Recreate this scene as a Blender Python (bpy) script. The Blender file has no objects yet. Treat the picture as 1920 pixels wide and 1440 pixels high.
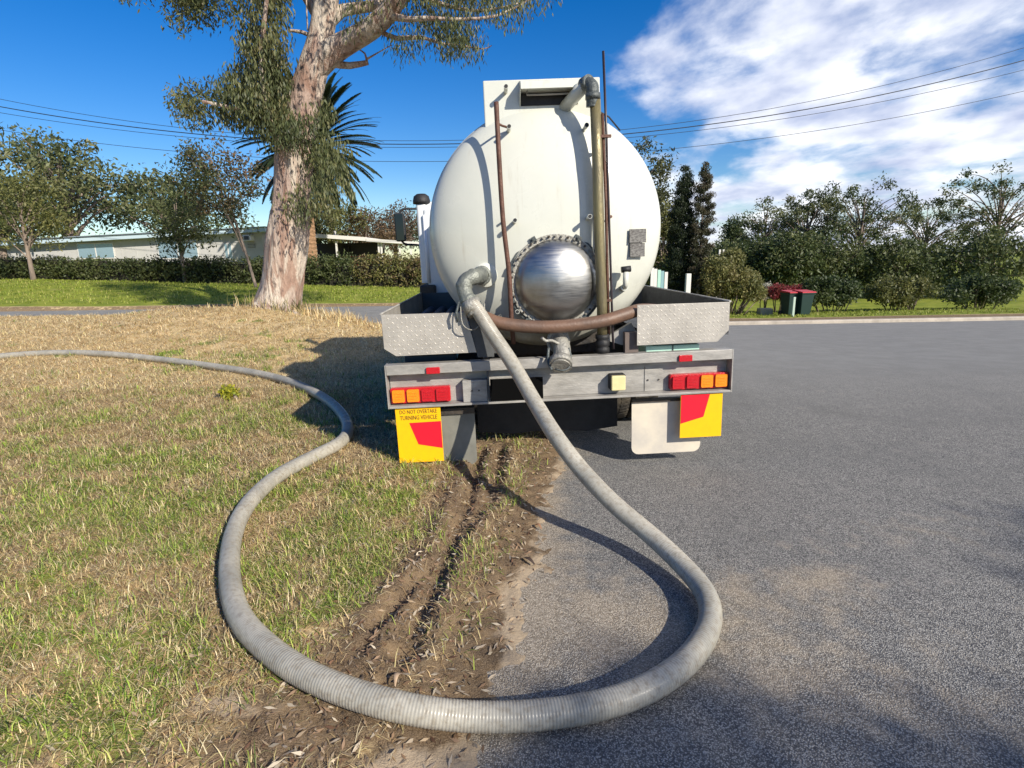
import bpy, bmesh, math, random
import numpy as np
from mathutils import Vector, Matrix, Euler
from math import radians, sin, cos, pi, atan2, sqrt
random.seed(7); RNG = np.random.default_rng(7)
S = bpy.context.scene; COL = S.collection

# ------------------------------------------------------------------ camera
PITCH, ROLL, EYE, FPX = radians(12.8), radians(1.0), 1.55, 1050.0
CR = Matrix.Rotation(-PITCH, 3, 'X') @ Matrix.Rotation(ROLL, 3, 'Y')
cd = bpy.data.cameras.new('camera'); cam = bpy.data.objects.new('camera', cd); COL.objects.link(cam)
cd.sensor_width = 36; cd.lens = 36 * FPX / 1920; cd.clip_start = .05; cd.clip_end = 3000
cam.matrix_world = Matrix.Translation((0, 0, EYE)) @ (CR @ Matrix.Rotation(pi / 2, 3, 'X')).to_4x4()
S.camera = cam

# ------------------------------------------------------------------ light
SD = Vector((-1.15, 1.27, -1.0)).normalized()          # the way sunlight travels
EL = math.asin(-SD.z); TO_SUN = -SD
w = bpy.data.worlds.new('World'); S.world = w; w.use_nodes = True
nt = w.node_tree; nt.nodes.clear(); N = nt.nodes.new; L = nt.links.new
sky = N('ShaderNodeTexSky'); sky.sky_type = 'NISHITA'; sky.sun_disc = False
sky.sun_elevation = EL; sky.sun_rotation = atan2(TO_SUN.x, TO_SUN.y); sky.altitude = 100
sky.air_density = 1.0; sky.dust_density = .25; sky.ozone_density = 3.5
tc = N('ShaderNodeTexCoord'); sep = N('ShaderNodeSeparateXYZ'); L(tc.outputs['Generated'], sep.inputs[0])
def MA(op, a, b=None, c=None, tree=None, clamp=False):
    t = tree or nt; n = t.nodes.new('ShaderNodeMath'); n.operation = op; n.use_clamp = clamp
    for i, v in enumerate((a, b, c)):
        if v is None: continue
        if isinstance(v, (int, float)): n.inputs[i].default_value = v
        else: t.links.new(v, n.inputs[i])
    return n.outputs[0]
zz = MA('ADD', MA('MAXIMUM', sep.outputs['Z'], 0.0), .22)
cmb = N('ShaderNodeCombineXYZ'); L(MA('DIVIDE', sep.outputs['X'], zz), cmb.inputs[0]); L(MA('DIVIDE', sep.outputs['Y'], zz), cmb.inputs[1])
mp = N('ShaderNodeMapping'); L(cmb.outputs[0], mp.inputs[0]); mp.inputs['Rotation'].default_value = (0, 0, radians(35)); mp.inputs['Scale'].default_value = (1.05, .85, 1); mp.inputs['Location'].default_value = (.3, 1.7, 0)
nz = N('ShaderNodeTexNoise'); L(mp.outputs[0], nz.inputs['Vector']); nz.inputs['Scale'].default_value = 2.1; nz.inputs['Detail'].default_value = 9; nz.inputs['Roughness'].default_value = .56; nz.inputs['Distortion'].default_value = .12
nb = N('ShaderNodeTexNoise'); L(mp.outputs[0], nb.inputs['Vector']); nb.inputs['Scale'].default_value = 3.2; nb.inputs['Detail'].default_value = 6
bank = N('ShaderNodeMapRange'); bank.interpolation_type = 'SMOOTHSTEP'   # the cloud bank covers the eastern half of the sky
L(MA('DIVIDE', sep.outputs['X'], MA('ADD', zz, .35)), bank.inputs[0])
for i, v in zip((1, 2, 3, 4), (.04, .5, -.2, .15)): bank.inputs[i].default_value = v
cov = N('ShaderNodeMapRange'); cov.interpolation_type = 'SMOOTHSTEP'
L(MA('ADD', nz.outputs[0], bank.outputs[0]), cov.inputs[0])
for i, v in zip((1, 2, 3, 4), (.46, .70, 0, .97)): cov.inputs[i].default_value = v
cc = N('ShaderNodeMix'); cc.data_type = 'RGBA'; nbr = N('ShaderNodeMapRange'); L(nb.outputs[0], nbr.inputs[0]); nbr.inputs[1].default_value = .34; nbr.inputs[2].default_value = .6; L(nbr.outputs[0], cc.inputs[0])
cc.inputs[6].default_value = (5.2, 6.0, 8.4, 1); cc.inputs[7].default_value = (12.0, 12.2, 12.8, 1)
hs = N('ShaderNodeHueSaturation'); L(sky.outputs[0], hs.inputs['Color']); hs.inputs['Saturation'].default_value = 1.42; hs.inputs['Value'].default_value = 1.3; hs.inputs['Hue'].default_value = .512
mx = N('ShaderNodeMix'); mx.data_type = 'RGBA'; L(cov.outputs[0], mx.inputs[0]); L(hs.outputs[0], mx.inputs[6]); L(cc.outputs[2], mx.inputs[7])
bg = N('ShaderNodeBackground'); L(mx.outputs[2], bg.inputs[0]); bg.inputs[1].default_value = .078
wo = N('ShaderNodeOutputWorld'); L(bg.outputs[0], wo.inputs[0])
ld = bpy.data.lights.new('sun', 'SUN'); ld.energy = 5.0; ld.angle = radians(.53); ld.color = (1, .925, .80)
sun = bpy.data.objects.new('sun', ld); COL.objects.link(sun); sun.rotation_euler = SD.to_track_quat('-Z', 'Y').to_euler(); sun.location = (20, -20, 20)
S.view_settings.view_transform = 'Standard'; S.view_settings.look = 'None'; S.view_settings.exposure = .36; S.view_settings.gamma = 1; S.view_settings.use_curve_mapping = False
S.cycles.max_bounces = 6; S.cycles.transparent_max_bounces = 8

# ------------------------------------------------------------------ survey helpers (photo pixel + distance -> point in the place)
def ray(px, py): return CR @ Vector((px - 960, FPX, 720 - py))
def at(px, py, Y): r = ray(px, py); return Vector((0, 0, EYE)) + r * (Y / r.y)
def on(px, py, z=0): r = ray(px, py); return Vector((0, 0, EYE)) + r * ((z - EYE) / r.z)

# ------------------------------------------------------------------ noise and terrain
_P = np.random.default_rng(3).random((256, 256))
def vn(x, y):
    xi = np.floor(x).astype(int); yi = np.floor(y).astype(int); fx = x - xi; fy = y - yi
    fx = fx * fx * (3 - 2 * fx); fy = fy * fy * (3 - 2 * fy)
    a = _P[xi & 255, yi & 255]; b = _P[(xi + 1) & 255, yi & 255]; c = _P[xi & 255, (yi + 1) & 255]; d = _P[(xi + 1) & 255, (yi + 1) & 255]
    return (a * (1 - fx) + b * fx) * (1 - fy) + (c * (1 - fx) + d * fx) * fy
def fbm(x, y, o=4):
    s = 0; a = .5
    for i in range(o): s = s + a * (vn(x + 17.3 * i, y - 9.1 * i) - .5); x = x * 2.03; y = y * 2.03; a *= .5
    return s * 2          # about -1..1
def ss(x, a, b): t = np.clip((x - a) / (b - a), 0, 1); return t * t * (3 - 2 * t)
EDGE = np.array([(-1.2, -12), (-.9, -3), (-.45, .3), (-.16, 1.4), (-.07, 1.71), (.03, 2.03), (.11, 2.5), (.2, 3.2), (.3, 3.7), (.42, 4.3), (.5, 6), (.2, 8.2), (-1, 10.8), (-3, 13.5), (-5.6, 15.7), (-12, 17), (-40, 19), (-150, 22)], float)
def seg_sd(px, py, P):
    """distance to polyline P, positive on its left hand"""
    best = np.full(px.shape, 1e9); sg = np.ones(px.shape)
    for a, b in zip(P[:-1], P[1:]):
        d = b - a; t = np.clip(((px - a[0]) * d[0] + (py - a[1]) * d[1]) / (d @ d), 0, 1)
        qx = px - a[0] - t * d[0]; qy = py - a[1] - t * d[1]; dist = np.hypot(qx, qy)
        s = np.sign(d[0] * (py - a[1]) - d[1] * (px - a[0])); m = dist < best - 1e-9
        best = np.where(m, dist, best); sg = np.where(m, s, sg)
    return best * np.where(sg == 0, 1, sg)
FARK = 19.0
def base_h(x, y):
    h = -.07 * np.clip(y - 7, 0, 23) * ss(x, -1.5, 7)
    h = h + .033 * np.clip(-x - 3, 0, 22) * ss(y, 17, 27)
    return h + 0 * x
def poly_px(pts): return np.array([tuple(on(*p))[:2] for p in pts])
RUTS = [poly_px([(903, 850), (892, 890), (872, 970), (836, 1060), (796, 1150), (760, 1240)]), poly_px([(937, 850), (930, 900), (912, 960)]),
        poly_px([(905, 960), (850, 1040), (700, 1190)])]
BAND = poly_px([(905, 840), (885, 930), (835, 1050), (770, 1160), (700, 1250), (560, 1400)])
def rut_d(x, y): return np.minimum.reduce([np.abs(seg_sd(x, y, r)) + .02 * (k == 2) for k, r in enumerate(RUTS)])
def gnd(x, y, detail=True):
    x = np.asarray(x, float); y = np.asarray(y, float)
    sd = seg_sd(x, y, EDGE); h = base_h(x, y)
    verge = sd + .10 * fbm(x * 3.1, y * 3.1, 4) + .09 * fbm(x * 11, y * 11, 3) + .05 * fbm(x * 40, y * 40, 2)
    near = (y < 17.6)
    v = np.where(verge > 0, np.minimum(verge * .12, .05) + np.minimum(verge, 1) * .02, np.maximum(verge * .35, -.05)) 
    mound = .42 * np.exp(-((x + 6.4) / 4.2) ** 2 - ((y - 13.6) / 3.0) ** 2) * ss(sd, .2, 2.5)
    v = v + mound + ss(sd, 0, 1) * (.06 * fbm(x * .8, y * .8, 3) + .030 * fbm(x * 3.2, y * 3.2, 3))
    if detail:
        fine = ss(sd, -.05, .1) * (y < 12)
        rd = rut_d(x, y)
        v = v + fine * (.010 * fbm(x * 22, y * 22, 3) - .04 * np.exp(-(rd / .045) ** 2) + .016 * np.exp(-((rd - .10) / .04) ** 2))
        bd = np.abs(seg_sd(x, y, BAND))
        v = v + fine * np.exp(-(bd / .22) ** 2) * (.022 * fbm(x * 30, y * 30, 2) - .01)
    far = ss(y, FARK - .02, FARK + .02)
    lawn = .10 + .06 * fbm(x * .3, y * .3, 3)
    v = v * (1 - ss(y, 17.7, 18.4) * (sd > -1)) 
    v = np.where(sd < 0, np.minimum(v, np.maximum(-.05, v)), v)
    v = v * (1 - far) + lawn * far
    v = np.where((y > 17) & (y < FARK - .0), np.minimum(v, -.03), v)
    return h + v
def gz(x, y): return float(gnd(np.array([x]), np.array([y]), False)[0])

# ------------------------------------------------------------------ materials
def mat(name, col, rough=.6, metal=0, bump=0, bscale=20, var=0, vscale=6, col2=None, spec=None, coat=0, detail=5, emis=None, coords='Object', stretch=None, trans=0, attr=None):
    m = bpy.data.materials.new(name); m.use_nodes = True; t = m.node_tree; p = t.nodes['Principled BSDF']
    p.inputs['Base Color'].default_value = (*col, 1); p.inputs['Roughness'].default_value = rough; p.inputs['Metallic'].default_value = metal
    if spec is not None: p.inputs['Specular IOR Level'].default_value = spec
    if coat: p.inputs['Coat Weight'].default_value = coat; p.inputs['Coat Roughness'].default_value = .12
    if trans: p.inputs['Transmission Weight'].default_value = trans
    tcn = t.nodes.new('ShaderNodeTexCoord'); src = tcn.outputs[coords]
    if stretch:
        mpn = t.nodes.new('ShaderNodeMapping'); t.links.new(src, mpn.inputs[0]); mpn.inputs['Scale'].default_value = stretch; src = mpn.outputs[0]
    if var or col2:
        n = t.nodes.new('ShaderNodeTexNoise'); t.links.new(src, n.inputs['Vector']); n.inputs['Scale'].default_value = vscale; n.inputs['Detail'].default_value = detail; n.inputs['Roughness'].default_value = .62
        r = t.nodes.new('ShaderNodeMapRange'); t.links.new(n.outputs[0], r.inputs[0]); r.inputs[1].default_value = .36; r.inputs[2].default_value = .66
        c2 = col2 or tuple(c * (1 - var) for c in col)
        k = t.nodes.new('ShaderNodeMix'); k.data_type = 'RGBA'; t.links.new(r.outputs[0], k.inputs[0]); k.inputs[6].default_value = (*col, 1); k.inputs[7].default_value = (*c2, 1)
        out = k.outputs[2]
        if attr:
            a = t.nodes.new('ShaderNodeAttribute'); a.attribute_name = attr
            k2 = t.nodes.new('ShaderNodeMix'); k2.data_type = 'RGBA'; k2.blend_type = 'MULTIPLY'; k2.inputs[0].default_value = 1
            t.links.new(out, k2.inputs[6]); t.links.new(a.outputs['Color'], k2.inputs[7]); out = k2.outputs[2]
        t.links.new(out, p.inputs['Base Color'])
        rr = t.nodes.new('ShaderNodeMapRange'); t.links.new(n.outputs[0], rr.inputs[0]); rr.inputs[3].default_value = max(0, rough - .08); rr.inputs[4].default_value = min(1, rough + .12); t.links.new(rr.outputs[0], p.inputs['Roughness'])
    elif attr:
        a = t.nodes.new('ShaderNodeAttribute'); a.attribute_name = attr; t.links.new(a.outputs['Color'], p.inputs['Base Color'])
    if bump:
        n2 = t.nodes.new('ShaderNodeTexNoise'); t.links.new(src, n2.inputs['Vector']); n2.inputs['Scale'].default_value = bscale; n2.inputs['Detail'].default_value = 6
        b = t.nodes.new('ShaderNodeBump'); t.links.new(n2.outputs[0], b.inputs['Height']); b.inputs['Strength'].default_value = bump; b.inputs['Distance'].default_value = .02; t.links.new(b.outputs[0], p.inputs['Normal'])
    return m
def leaf_mat(name, rough=.55, transl=.35):
    m = bpy.data.materials.new(name); m.use_nodes = True; t = m.node_tree; p = t.nodes['Principled BSDF']; o = t.nodes['Material Output']
    a = t.nodes.new('ShaderNodeAttribute'); a.attribute_name = 'tint'; t.links.new(a.outputs['Color'], p.inputs['Base Color']); p.inputs['Roughness'].default_value = rough
    tr = t.nodes.new('ShaderNodeBsdfTranslucent'); t.links.new(a.outputs['Color'], tr.inputs[0]); k = t.nodes.new('ShaderNodeMixShader'); k.inputs[0].default_value = transl
    t.links.new(p.outputs[0], k.inputs[1]); t.links.new(tr.outputs[0], k.inputs[2]); t.links.new(k.outputs[0], o.inputs[0])
    return m
LEAF = leaf_mat('leaf'); GRASS = leaf_mat('grass_blade', .6, .3)

# ------------------------------------------------------------------ object helpers
def tag(o, label=None, cat=None, group=None, kind=None):
    if label: o['label'] = label
    if cat: o['category'] = cat
    if group: o['group'] = group
    if kind: o['kind'] = kind
    return o
def empty(name, loc=(0, 0, 0), rot=(0, 0, 0), label=None, cat=None, group=None):
    o = bpy.data.objects.new(name, None); COL.objects.link(o); o.location = loc; o.rotation_euler = rot; o.empty_display_size = .1
    return tag(o, label, cat, group)
def link(name, me, parent=None, loc=None, rot=None, scale=None):
    o = bpy.data.objects.new(name, me); COL.objects.link(o)
    if parent: o.parent = parent
    if loc is not None: o.location = loc
    if rot is not None: o.rotation_euler = rot
    if scale is not None: o.scale = scale
    return o
def copy_tree(o, parent=None):
    c = o.copy(); COL.objects.link(c); c.parent = parent
    for ch in list(o.children): copy_tree(ch, c)
    return c
def np_mesh(name, V, F, m, smooth=False, tint=None):
    me = bpy.data.meshes.new(name); V = np.asarray(V, np.float32); F = np.asarray(F, np.int32)
    me.vertices.add(len(V)); me.vertices.foreach_set('co', V.ravel())
    k = F.shape[1]; me.loops.add(F.size); me.loops.foreach_set('vertex_index', F.ravel())
    me.polygons.add(len(F)); me.polygons.foreach_set('loop_start', np.arange(0, F.size, k, dtype=np.int32)); me.polygons.foreach_set('loop_total', np.full(len(F), k, np.int32))
    if smooth: me.polygons.foreach_set('use_smooth', np.ones(len(F), bool))
    if tint is not None:
        a = me.attributes.new('tint', 'FLOAT_COLOR', 'POINT'); c = np.ones((len(V), 4), np.float32); c[:, :3] = tint; a.data.foreach_set('color', c.ravel())
    me.update(calc_edges=True); me.materials.append(m)
    return me
def frames(P):
    P = np.asarray(P, float); T = np.gradient(P, axis=0); T /= np.linalg.norm(T, axis=1)[:, None] + 1e-12
    n = np.cross(T[0], [0, 0, 1.]) if abs(T[0][2]) < .9 else np.cross(T[0], [1., 0, 0]); n /= np.linalg.norm(n)
    A = [n]
    for t in T[1:]:
        n = n - t * (n @ t); n /= np.linalg.norm(n) + 1e-12; A.append(n)
    A = np.array(A); return P, T, A, np.cross(T, A)
def spline(pts, step=.05):
    P = np.array([tuple(p) for p in pts], float); n = len(P); out = []
    for i in range(n - 1):
        a, b, c, d = P[max(i - 1, 0)], P[i], P[i + 1], P[min(i + 2, n - 1)]
        k = max(2, int(np.linalg.norm(c[:3] - b[:3]) / step)); t = np.arange(k)[:, None] / k
        out.append(.5 * ((2 * b) + (-a + c) * t + (2 * a - 5 * b + 4 * c - d) * t ** 2 + (-a + 3 * b - 3 * c + d) * t ** 3))
    out.append(P[-1:]); return np.vstack(out)
class MB:
    def __init__(s): s.v = []; s.f = []; s.sm = []; s.mi = []
    def add(s, v, f, smooth=False, mi=0):
        b = len(s.v); s.v += [tuple(p) for p in v]; s.f += [tuple(i + b for i in q) for q in f]; s.sm += [smooth] * len(f); s.mi += [mi] * len(f); return s
    def box(s, x0, x1, y0, y1, z0, z1, mi=0):
        v = [(x, y, z) for z in (z0, z1) for y in (y0, y1) for x in (x0, x1)]
        return s.add(v, [(0, 2, 3, 1), (4, 5, 7, 6), (0, 1, 5, 4), (2, 6, 7, 3), (0, 4, 6, 2), (1, 3, 7, 5)], mi=mi)
    def tube(s, P, r, n=12, cap=True, smooth=True, mi=0):
        P, T, A, B = frames(P); r = np.broadcast_to(np.asarray(r, float), (len(P),)); th = np.arange(n) / n * 2 * pi
        V = P[:, None] + r[:, None, None] * (np.cos(th)[None, :, None] * A[:, None] + np.sin(th)[None, :, None] * B[:, None])
        f = [(i * n + j, i * n + (j + 1) % n, (i + 1) * n + (j + 1) % n, (i + 1) * n + j) for i in range(len(P) - 1) for j in range(n)]
        s.add(V.reshape(-1, 3), f, smooth, mi)
        if cap: s.add(V[0], [tuple(range(n))[::-1]], mi=mi); s.add(V[-1], [tuple(range(n))], mi=mi)
        return s
    def cyl(s, a, b, r, r2=None, n=16, mi=0, smooth=True): return s.tube([a, b], [r, r if r2 is None else r2], n, mi=mi, smooth=smooth)
    def lathe(s, prof, c, axis='y', n=48, smooth=True, mi=0):
        """prof: (radius, offset along axis)"""
        V = []
        for r, h in prof:
            for j in range(n):
                a = 2 * pi * j / n; u, w2 = r * cos(a), r * sin(a)
                V.append({'y': (c[0] + u, c[1] + h, c[2] + w2), 'z': (c[0] + u, c[1] + w2, c[2] + h), 'x': (c[0] + h, c[1] + u, c[2] + w2)}[axis])
        f = [(i * n + j, i * n + (j + 1) % n, (i + 1) * n + (j + 1) % n, (i + 1) * n + j) for i in range(len(prof) - 1) for j in range(n)]
        return s.add(V, f, smooth, mi)
    def prism(s, poly, y0, y1, axis='y', mi=0):
        n = len(poly)
        def q(p, t): return {'y': (p[0], t, p[1]), 'x': (t, p[0], p[1]), 'z': (p[0], p[1], t)}[axis]
        v = [q(p, y0) for p in poly] + [q(p, y1) for p in poly]
        return s.add(v, [tuple(range(n))[::-1], tuple(range(n, 2 * n))] + [(i, (i + 1) % n, n + (i + 1) % n, n + i) for i in range(n)], mi=mi)
    def mesh(s, name, m):
        me = bpy.data.meshes.new(name); me.from_pydata(s.v, [], s.f)
        me.polygons.foreach_set('use_smooth', s.sm); me.polygons.foreach_set('material_index', s.mi)
        for k in (m if isinstance(m, (list, tuple)) else [m]): me.materials.append(k)
        bm = bmesh.new(); bm.from_mesh(me); bmesh.ops.remove_doubles(bm, verts=bm.verts, dist=1e-5); bmesh.ops.recalc_face_normals(bm, faces=bm.faces); bm.to_mesh(me); bm.free()
        me.update(); return me
    def build(s, name, m, parent=None, loc=None, bevel=0, seg=2, rot=None):
        o = link(name, s.mesh(name, m), parent, loc, rot)
        if bevel:
            b = o.modifiers.new('bevel', 'BEVEL'); b.width = bevel; b.segments = seg; b.limit_method = 'ANGLE'; b.angle_limit = radians(40); b.harden_normals = False
        return o
def rpoly(x0, x1, z0, z1, r, corners='1111', n=5):
    """rounded rectangle, corners bl br tr tl"""
    out = []
    for k, (cx, cz, a0) in enumerate(((x0 + r, z0 + r, pi), (x1 - r, z0 + r, 1.5 * pi), (x1 - r, z1 - r, 0), (x0 + r, z1 - r, .5 * pi))):
        if corners[k] == '1': out += [(cx + r * cos(a0 + i / n * pi / 2), cz + r * sin(a0 + i / n * pi / 2)) for i in range(n + 1)]
        else: out.append(((x0, x1, x1, x0)[k], (z0, z0, z1, z1)[k]))
    return out

# ------------------------------------------------------------------ ground and road
def axis_pts(segs):
    out = [segs[0][0]]
    for a, b, n in segs: out += list(np.linspace(a, b, n + 1)[1:])
    return np.array(out)
def grid_mesh(name, xs, ys, zf, m, attrs=None, keep=None):
    X, Y = np.meshgrid(xs, ys, indexing='ij'); Z = zf(X.ravel(), Y.ravel()); V = np.stack([X.ravel(), Y.ravel(), Z], 1)
    nx, ny = len(xs), len(ys); i = np.arange(nx - 1)[:, None] * ny + np.arange(ny - 1)[None]; i = i.ravel()
    F = np.stack([i, i + ny, i + ny + 1, i + 1], 1)
    if keep is not None: F = F[keep(V[F].mean(1))]
    me = np_mesh(name, V, F, m, smooth=True)
    if attrs:
        for k, v in attrs(V).items():
            a = me.attributes.new(k, 'FLOAT', 'POINT'); a.data.foreach_set('value', v.astype(np.float32))
    return me
class MT:
    """small node-writing helper"""
    def __init__(s, name):
        s.m = bpy.data.materials.new(name); s.m.use_nodes = True; s.t = s.m.node_tree; s.p = s.t.nodes['Principled BSDF']; s.tc = s.t.nodes.new('ShaderNodeTexCoord'); s.co = s.tc.outputs['Object']
    def noise(s, scale, det=5, rough=.6, dist=0):
        n = s.t.nodes.new('ShaderNodeTexNoise'); s.t.links.new(s.co, n.inputs['Vector']); n.inputs['Scale'].default_value = scale; n.inputs['Detail'].default_value = det; n.inputs['Roughness'].default_value = rough; n.inputs['Distortion'].default_value = dist; return n.outputs[0]
    def vor(s, scale, out='Distance', rand=1):
        n = s.t.nodes.new('ShaderNodeTexVoronoi'); s.t.links.new(s.co, n.inputs['Vector']); n.inputs['Scale'].default_value = scale; n.inputs['Randomness'].default_value = rand; return n.outputs[out]
    def rng(s, v, a, b, c=0, d=1):
        n = s.t.nodes.new('ShaderNodeMapRange'); n.interpolation_type = 'SMOOTHSTEP'; s.t.links.new(v, n.inputs[0])
        for i, x in zip((1, 2, 3, 4), (a, b, c, d)): n.inputs[i].default_value = x
        return n.outputs[0]
    def mix(s, f, a, b, mode='MIX'):
        n = s.t.nodes.new('ShaderNodeMix'); n.data_type = 'RGBA'; n.blend_type = mode
        for i, v in ((0, f), (6, a), (7, b)):
            if isinstance(v, tuple): n.inputs[i].default_value = (*v, 1)
            elif isinstance(v, (int, float)): n.inputs[i].default_value = v
            else: s.t.links.new(v, n.inputs[i])
        return n.outputs[2]
    def attr(s, n): a = s.t.nodes.new('ShaderNodeAttribute'); a.attribute_name = n; return a.outputs['Fac']
    def math(s, *a, **k): return MA(*a, tree=s.t, **k)
    def set(s, col, rough=None, h=None, dist=.01, strength=1):
        s.t.links.new(col, s.p.inputs['Base Color'])
        if rough is not None:
            if isinstance(rough, (int, float)): s.p.inputs['Roughness'].default_value = rough
            else: s.t.links.new(rough, s.p.inputs['Roughness'])
        if h is not None:
            b = s.t.nodes.new('ShaderNodeBump'); s.t.links.new(h, b.inputs['Height']); b.inputs['Distance'].default_value = dist; b.inputs['Strength'].default_value = strength; s.t.links.new(b.outputs[0], s.p.inputs['Normal'])
        return s.m
g = MT('ground')
n1, n2, n3, n4 = g.noise(1.3, 6), g.noise(9, 6), g.noise(55, 5, .7), g.noise(240, 3, .7)
straw = g.mix(g.rng(n3, .35, .65), (.30, .21, .11), (.60, .46, .26))
straw = g.mix(g.rng(n2, .38, .62, 0, .8), straw, g.mix(n3, (.17, .12, .065), (.42, .32, .18)))
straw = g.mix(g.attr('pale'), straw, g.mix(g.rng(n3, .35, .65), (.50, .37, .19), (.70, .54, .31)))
soil = g.mix(g.rng(n2, .35, .65), (.07, .045, .027), (.215, .145, .08)); soil = g.mix(g.rng(n4, .4, .62, 0, .8), soil, (.30, .22, .14))
green = g.mix(g.rng(n3, .35, .65), (.11, .15, .03), (.30, .33, .08))
lawn = g.mix(g.rng(n1, .35, .65), (.17, .215, .028), (.30, .32, .05)); lawn = g.mix(g.rng(n3, .3, .7, 0, .5), lawn, (.15, .19, .025)); lawn = g.mix(g.rng(g.noise(.5, 4), .55, .72, 0, .5), lawn, (.30, .27, .10))
c = g.mix(g.rng(g.math('ADD', g.attr('green'), g.math('MULTIPLY', g.math('SUBTRACT', n2, .5), .9)), .35, .65), straw, green)
c = g.mix(g.rng(g.math('ADD', g.attr('dirt'), g.math('MULTIPLY', g.math('SUBTRACT', n2, .5), .9)), .35, .62), c, soil)
c = g.mix(g.rng(g.math('ADD', g.attr('dust'), g.math('MULTIPLY', g.math('SUBTRACT', n2, .5), 1.1)), .4, .7), c, g.mix(n3, (.36, .27, .18), (.50, .40, .28)))
c = g.mix(g.rng(g.math('ADD', g.attr('lawn'), g.math('MULTIPLY', g.math('SUBTRACT', n2, .5), .3)), .4, .6), c, lawn)
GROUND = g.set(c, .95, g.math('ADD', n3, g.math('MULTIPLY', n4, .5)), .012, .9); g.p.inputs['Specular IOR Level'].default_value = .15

def verge_masks(x, y):
    sd = seg_sd(x, y, EDGE)
    band = np.exp(-(np.abs(seg_sd(x, y, BAND)) / .36) ** 2); rr = np.exp(-(rut_d(x, y) / .12) ** 2)
    right = (seg_sd(x, y, BAND[:, :]) < 0)                    # travel downward in the picture: road side lies on the left hand
    roadside = np.exp(-np.clip(sd, 0, 9) / .62) * .97 * (1 - .4 * ss(y, 4.5, 6))
    low = ss(-y, -1.75, -1.3) * .45 
    under = np.exp(-((x + .3) / 1.1) ** 2) * ss(y, 3.5, 4.2) * ss(-y, -11, -9) * .7
    dirt = np.clip(np.maximum.reduce([band * .85, rr, roadside, low, under]) + .12 * fbm(x * 2, y * 2, 3), 0, 1)
    gr = .30 * (1 - ss(y, 5, 8)) + .06 + .7 * ss(fbm(x * 1.1 + 3, y * 1.1, 4), .12, .55)
    for cx, cy, r_, a in ((-1.0, 2.7, .6, .75), (-.95, 2.2, .4, .7), (-1.6, 1.9, .5, .7), (-2.6, 3.2, .8, .35), (-.9, 3.3, .5, .25), (-2.6, 4.2, .8, .35), (-.05, 2.75, .16, .9), (-1.35, 1.9, .35, .5), (-4.6, 8.4, .9, .4), (-2.1, 3.0, .8, .3)):
        gr = gr + a * np.exp(-((x - cx) ** 2 + (y - cy) ** 2) / r_ ** 2)
    gr = gr * (.25 + 1.35 * ss(fbm(x * 4, y * 4, 3), -.2, .25))
    gr = np.clip(gr - .35 * ss(y, 8.5, 11), 0, 1) * (1 - dirt * .8)
    return sd, dirt, gr
def gattrs(V):
    x, y = V[:, 0], V[:, 1]; sd, dirt, gr = verge_masks(x, y)
    lawn = ss(y, FARK + .1 + 2.4 * ss(x, -2, 2) + .4 * fbm(x * .5, y * .5), FARK + .5 + 2.4 * ss(x, -2, 2))
    dust = np.exp(-(np.abs(sd) / .10) ** 2) * .6 + ss(y, FARK, FARK + .1) * (1 - lawn) * .2
    dust = dust + .8 * np.exp(-((x + .35) / .28) ** 2 - ((y - 1.42) / .10) ** 2) + .7 * np.exp(-((x + 1.0) / .25) ** 2 - ((y - 1.62) / .09) ** 2) + .7 * np.exp(-((x - .02) / .14) ** 2 - ((y - 2.25) / .3) ** 2)
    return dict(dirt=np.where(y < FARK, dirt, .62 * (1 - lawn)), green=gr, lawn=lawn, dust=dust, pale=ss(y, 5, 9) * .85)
xs = axis_pts([(-600, -60, 18), (-60, -14, 46), (-14, -5, 90), (-5, -3, 60), (-3, 1.0, 190), (1, 3, 30), (3, 14, 44), (14, 60, 46), (60, 600, 18)])
ys = axis_pts([(-60, -6, 20), (-6, .8, 30), (.8, 5, 200), (5, 9, 90), (9, 19.2, 102), (19.2, 40, 60), (40, 120, 40), (120, 900, 20)])
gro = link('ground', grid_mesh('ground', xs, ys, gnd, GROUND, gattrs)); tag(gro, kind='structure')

a_ = MT('asphalt')
v1 = a_.vor(195, 'Color'); sepc = a_.t.nodes.new('ShaderNodeSeparateColor'); a_.t.links.new(v1, sepc.inputs[0]); vr = sepc.outputs[0]
vd = a_.vor(195); m1, m2, m3 = a_.noise(1.1, 6), a_.noise(7, 6), a_.noise(420, 2, .6)
st = a_.mix(a_.rng(vr, .05, .95), (.085, .084, .080), (.46, .445, .41)); st = a_.mix(a_.rng(m3, .45, .7, 0, .5), st, (.52, .49, .44))
st = a_.mix(a_.rng(vd, .3, .75, 0, .85), st, (.06, .06, .065))
st = a_.mix(a_.rng(m1, .42, .72, 0, .30), st, (.12, .12, .118)); st = a_.mix(a_.rng(m2, .45, .75, 0, .22), st, (.34, .32, .29))
oil = a_.rng(a_.noise(.55, 7, .6, .6), .58, .72, 0, .4); st = a_.mix(oil, st, (.10, .098, .09)); st = a_.mix(a_.rng(a_.noise(2.7, 8, .7), .55, .8, 0, .35), st, (.36, .34, .30))
fard = a_.mix(a_.rng(a_.noise(2.5, 9, .75), .35, .7), (.235, .23, .215), (.285, .278, .26)); 
st = a_.mix(a_.attr('far'), st, fard)
st = a_.mix(a_.rng(a_.math('ADD', a_.attr('dust'), a_.math('MULTIPLY', a_.math('SUBTRACT', m2, .5), 1.7)), .2, 1.0, 0, .42), st, a_.mix(vr, (.30, .23, .14), (.74, .59, .40)))
ASPH = a_.set(st, .88, a_.math('SUBTRACT', a_.math('MULTIPLY', vr, .5), vd), .0045, .8); a_.p.inputs['Specular IOR Level'].default_value = .25
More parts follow.
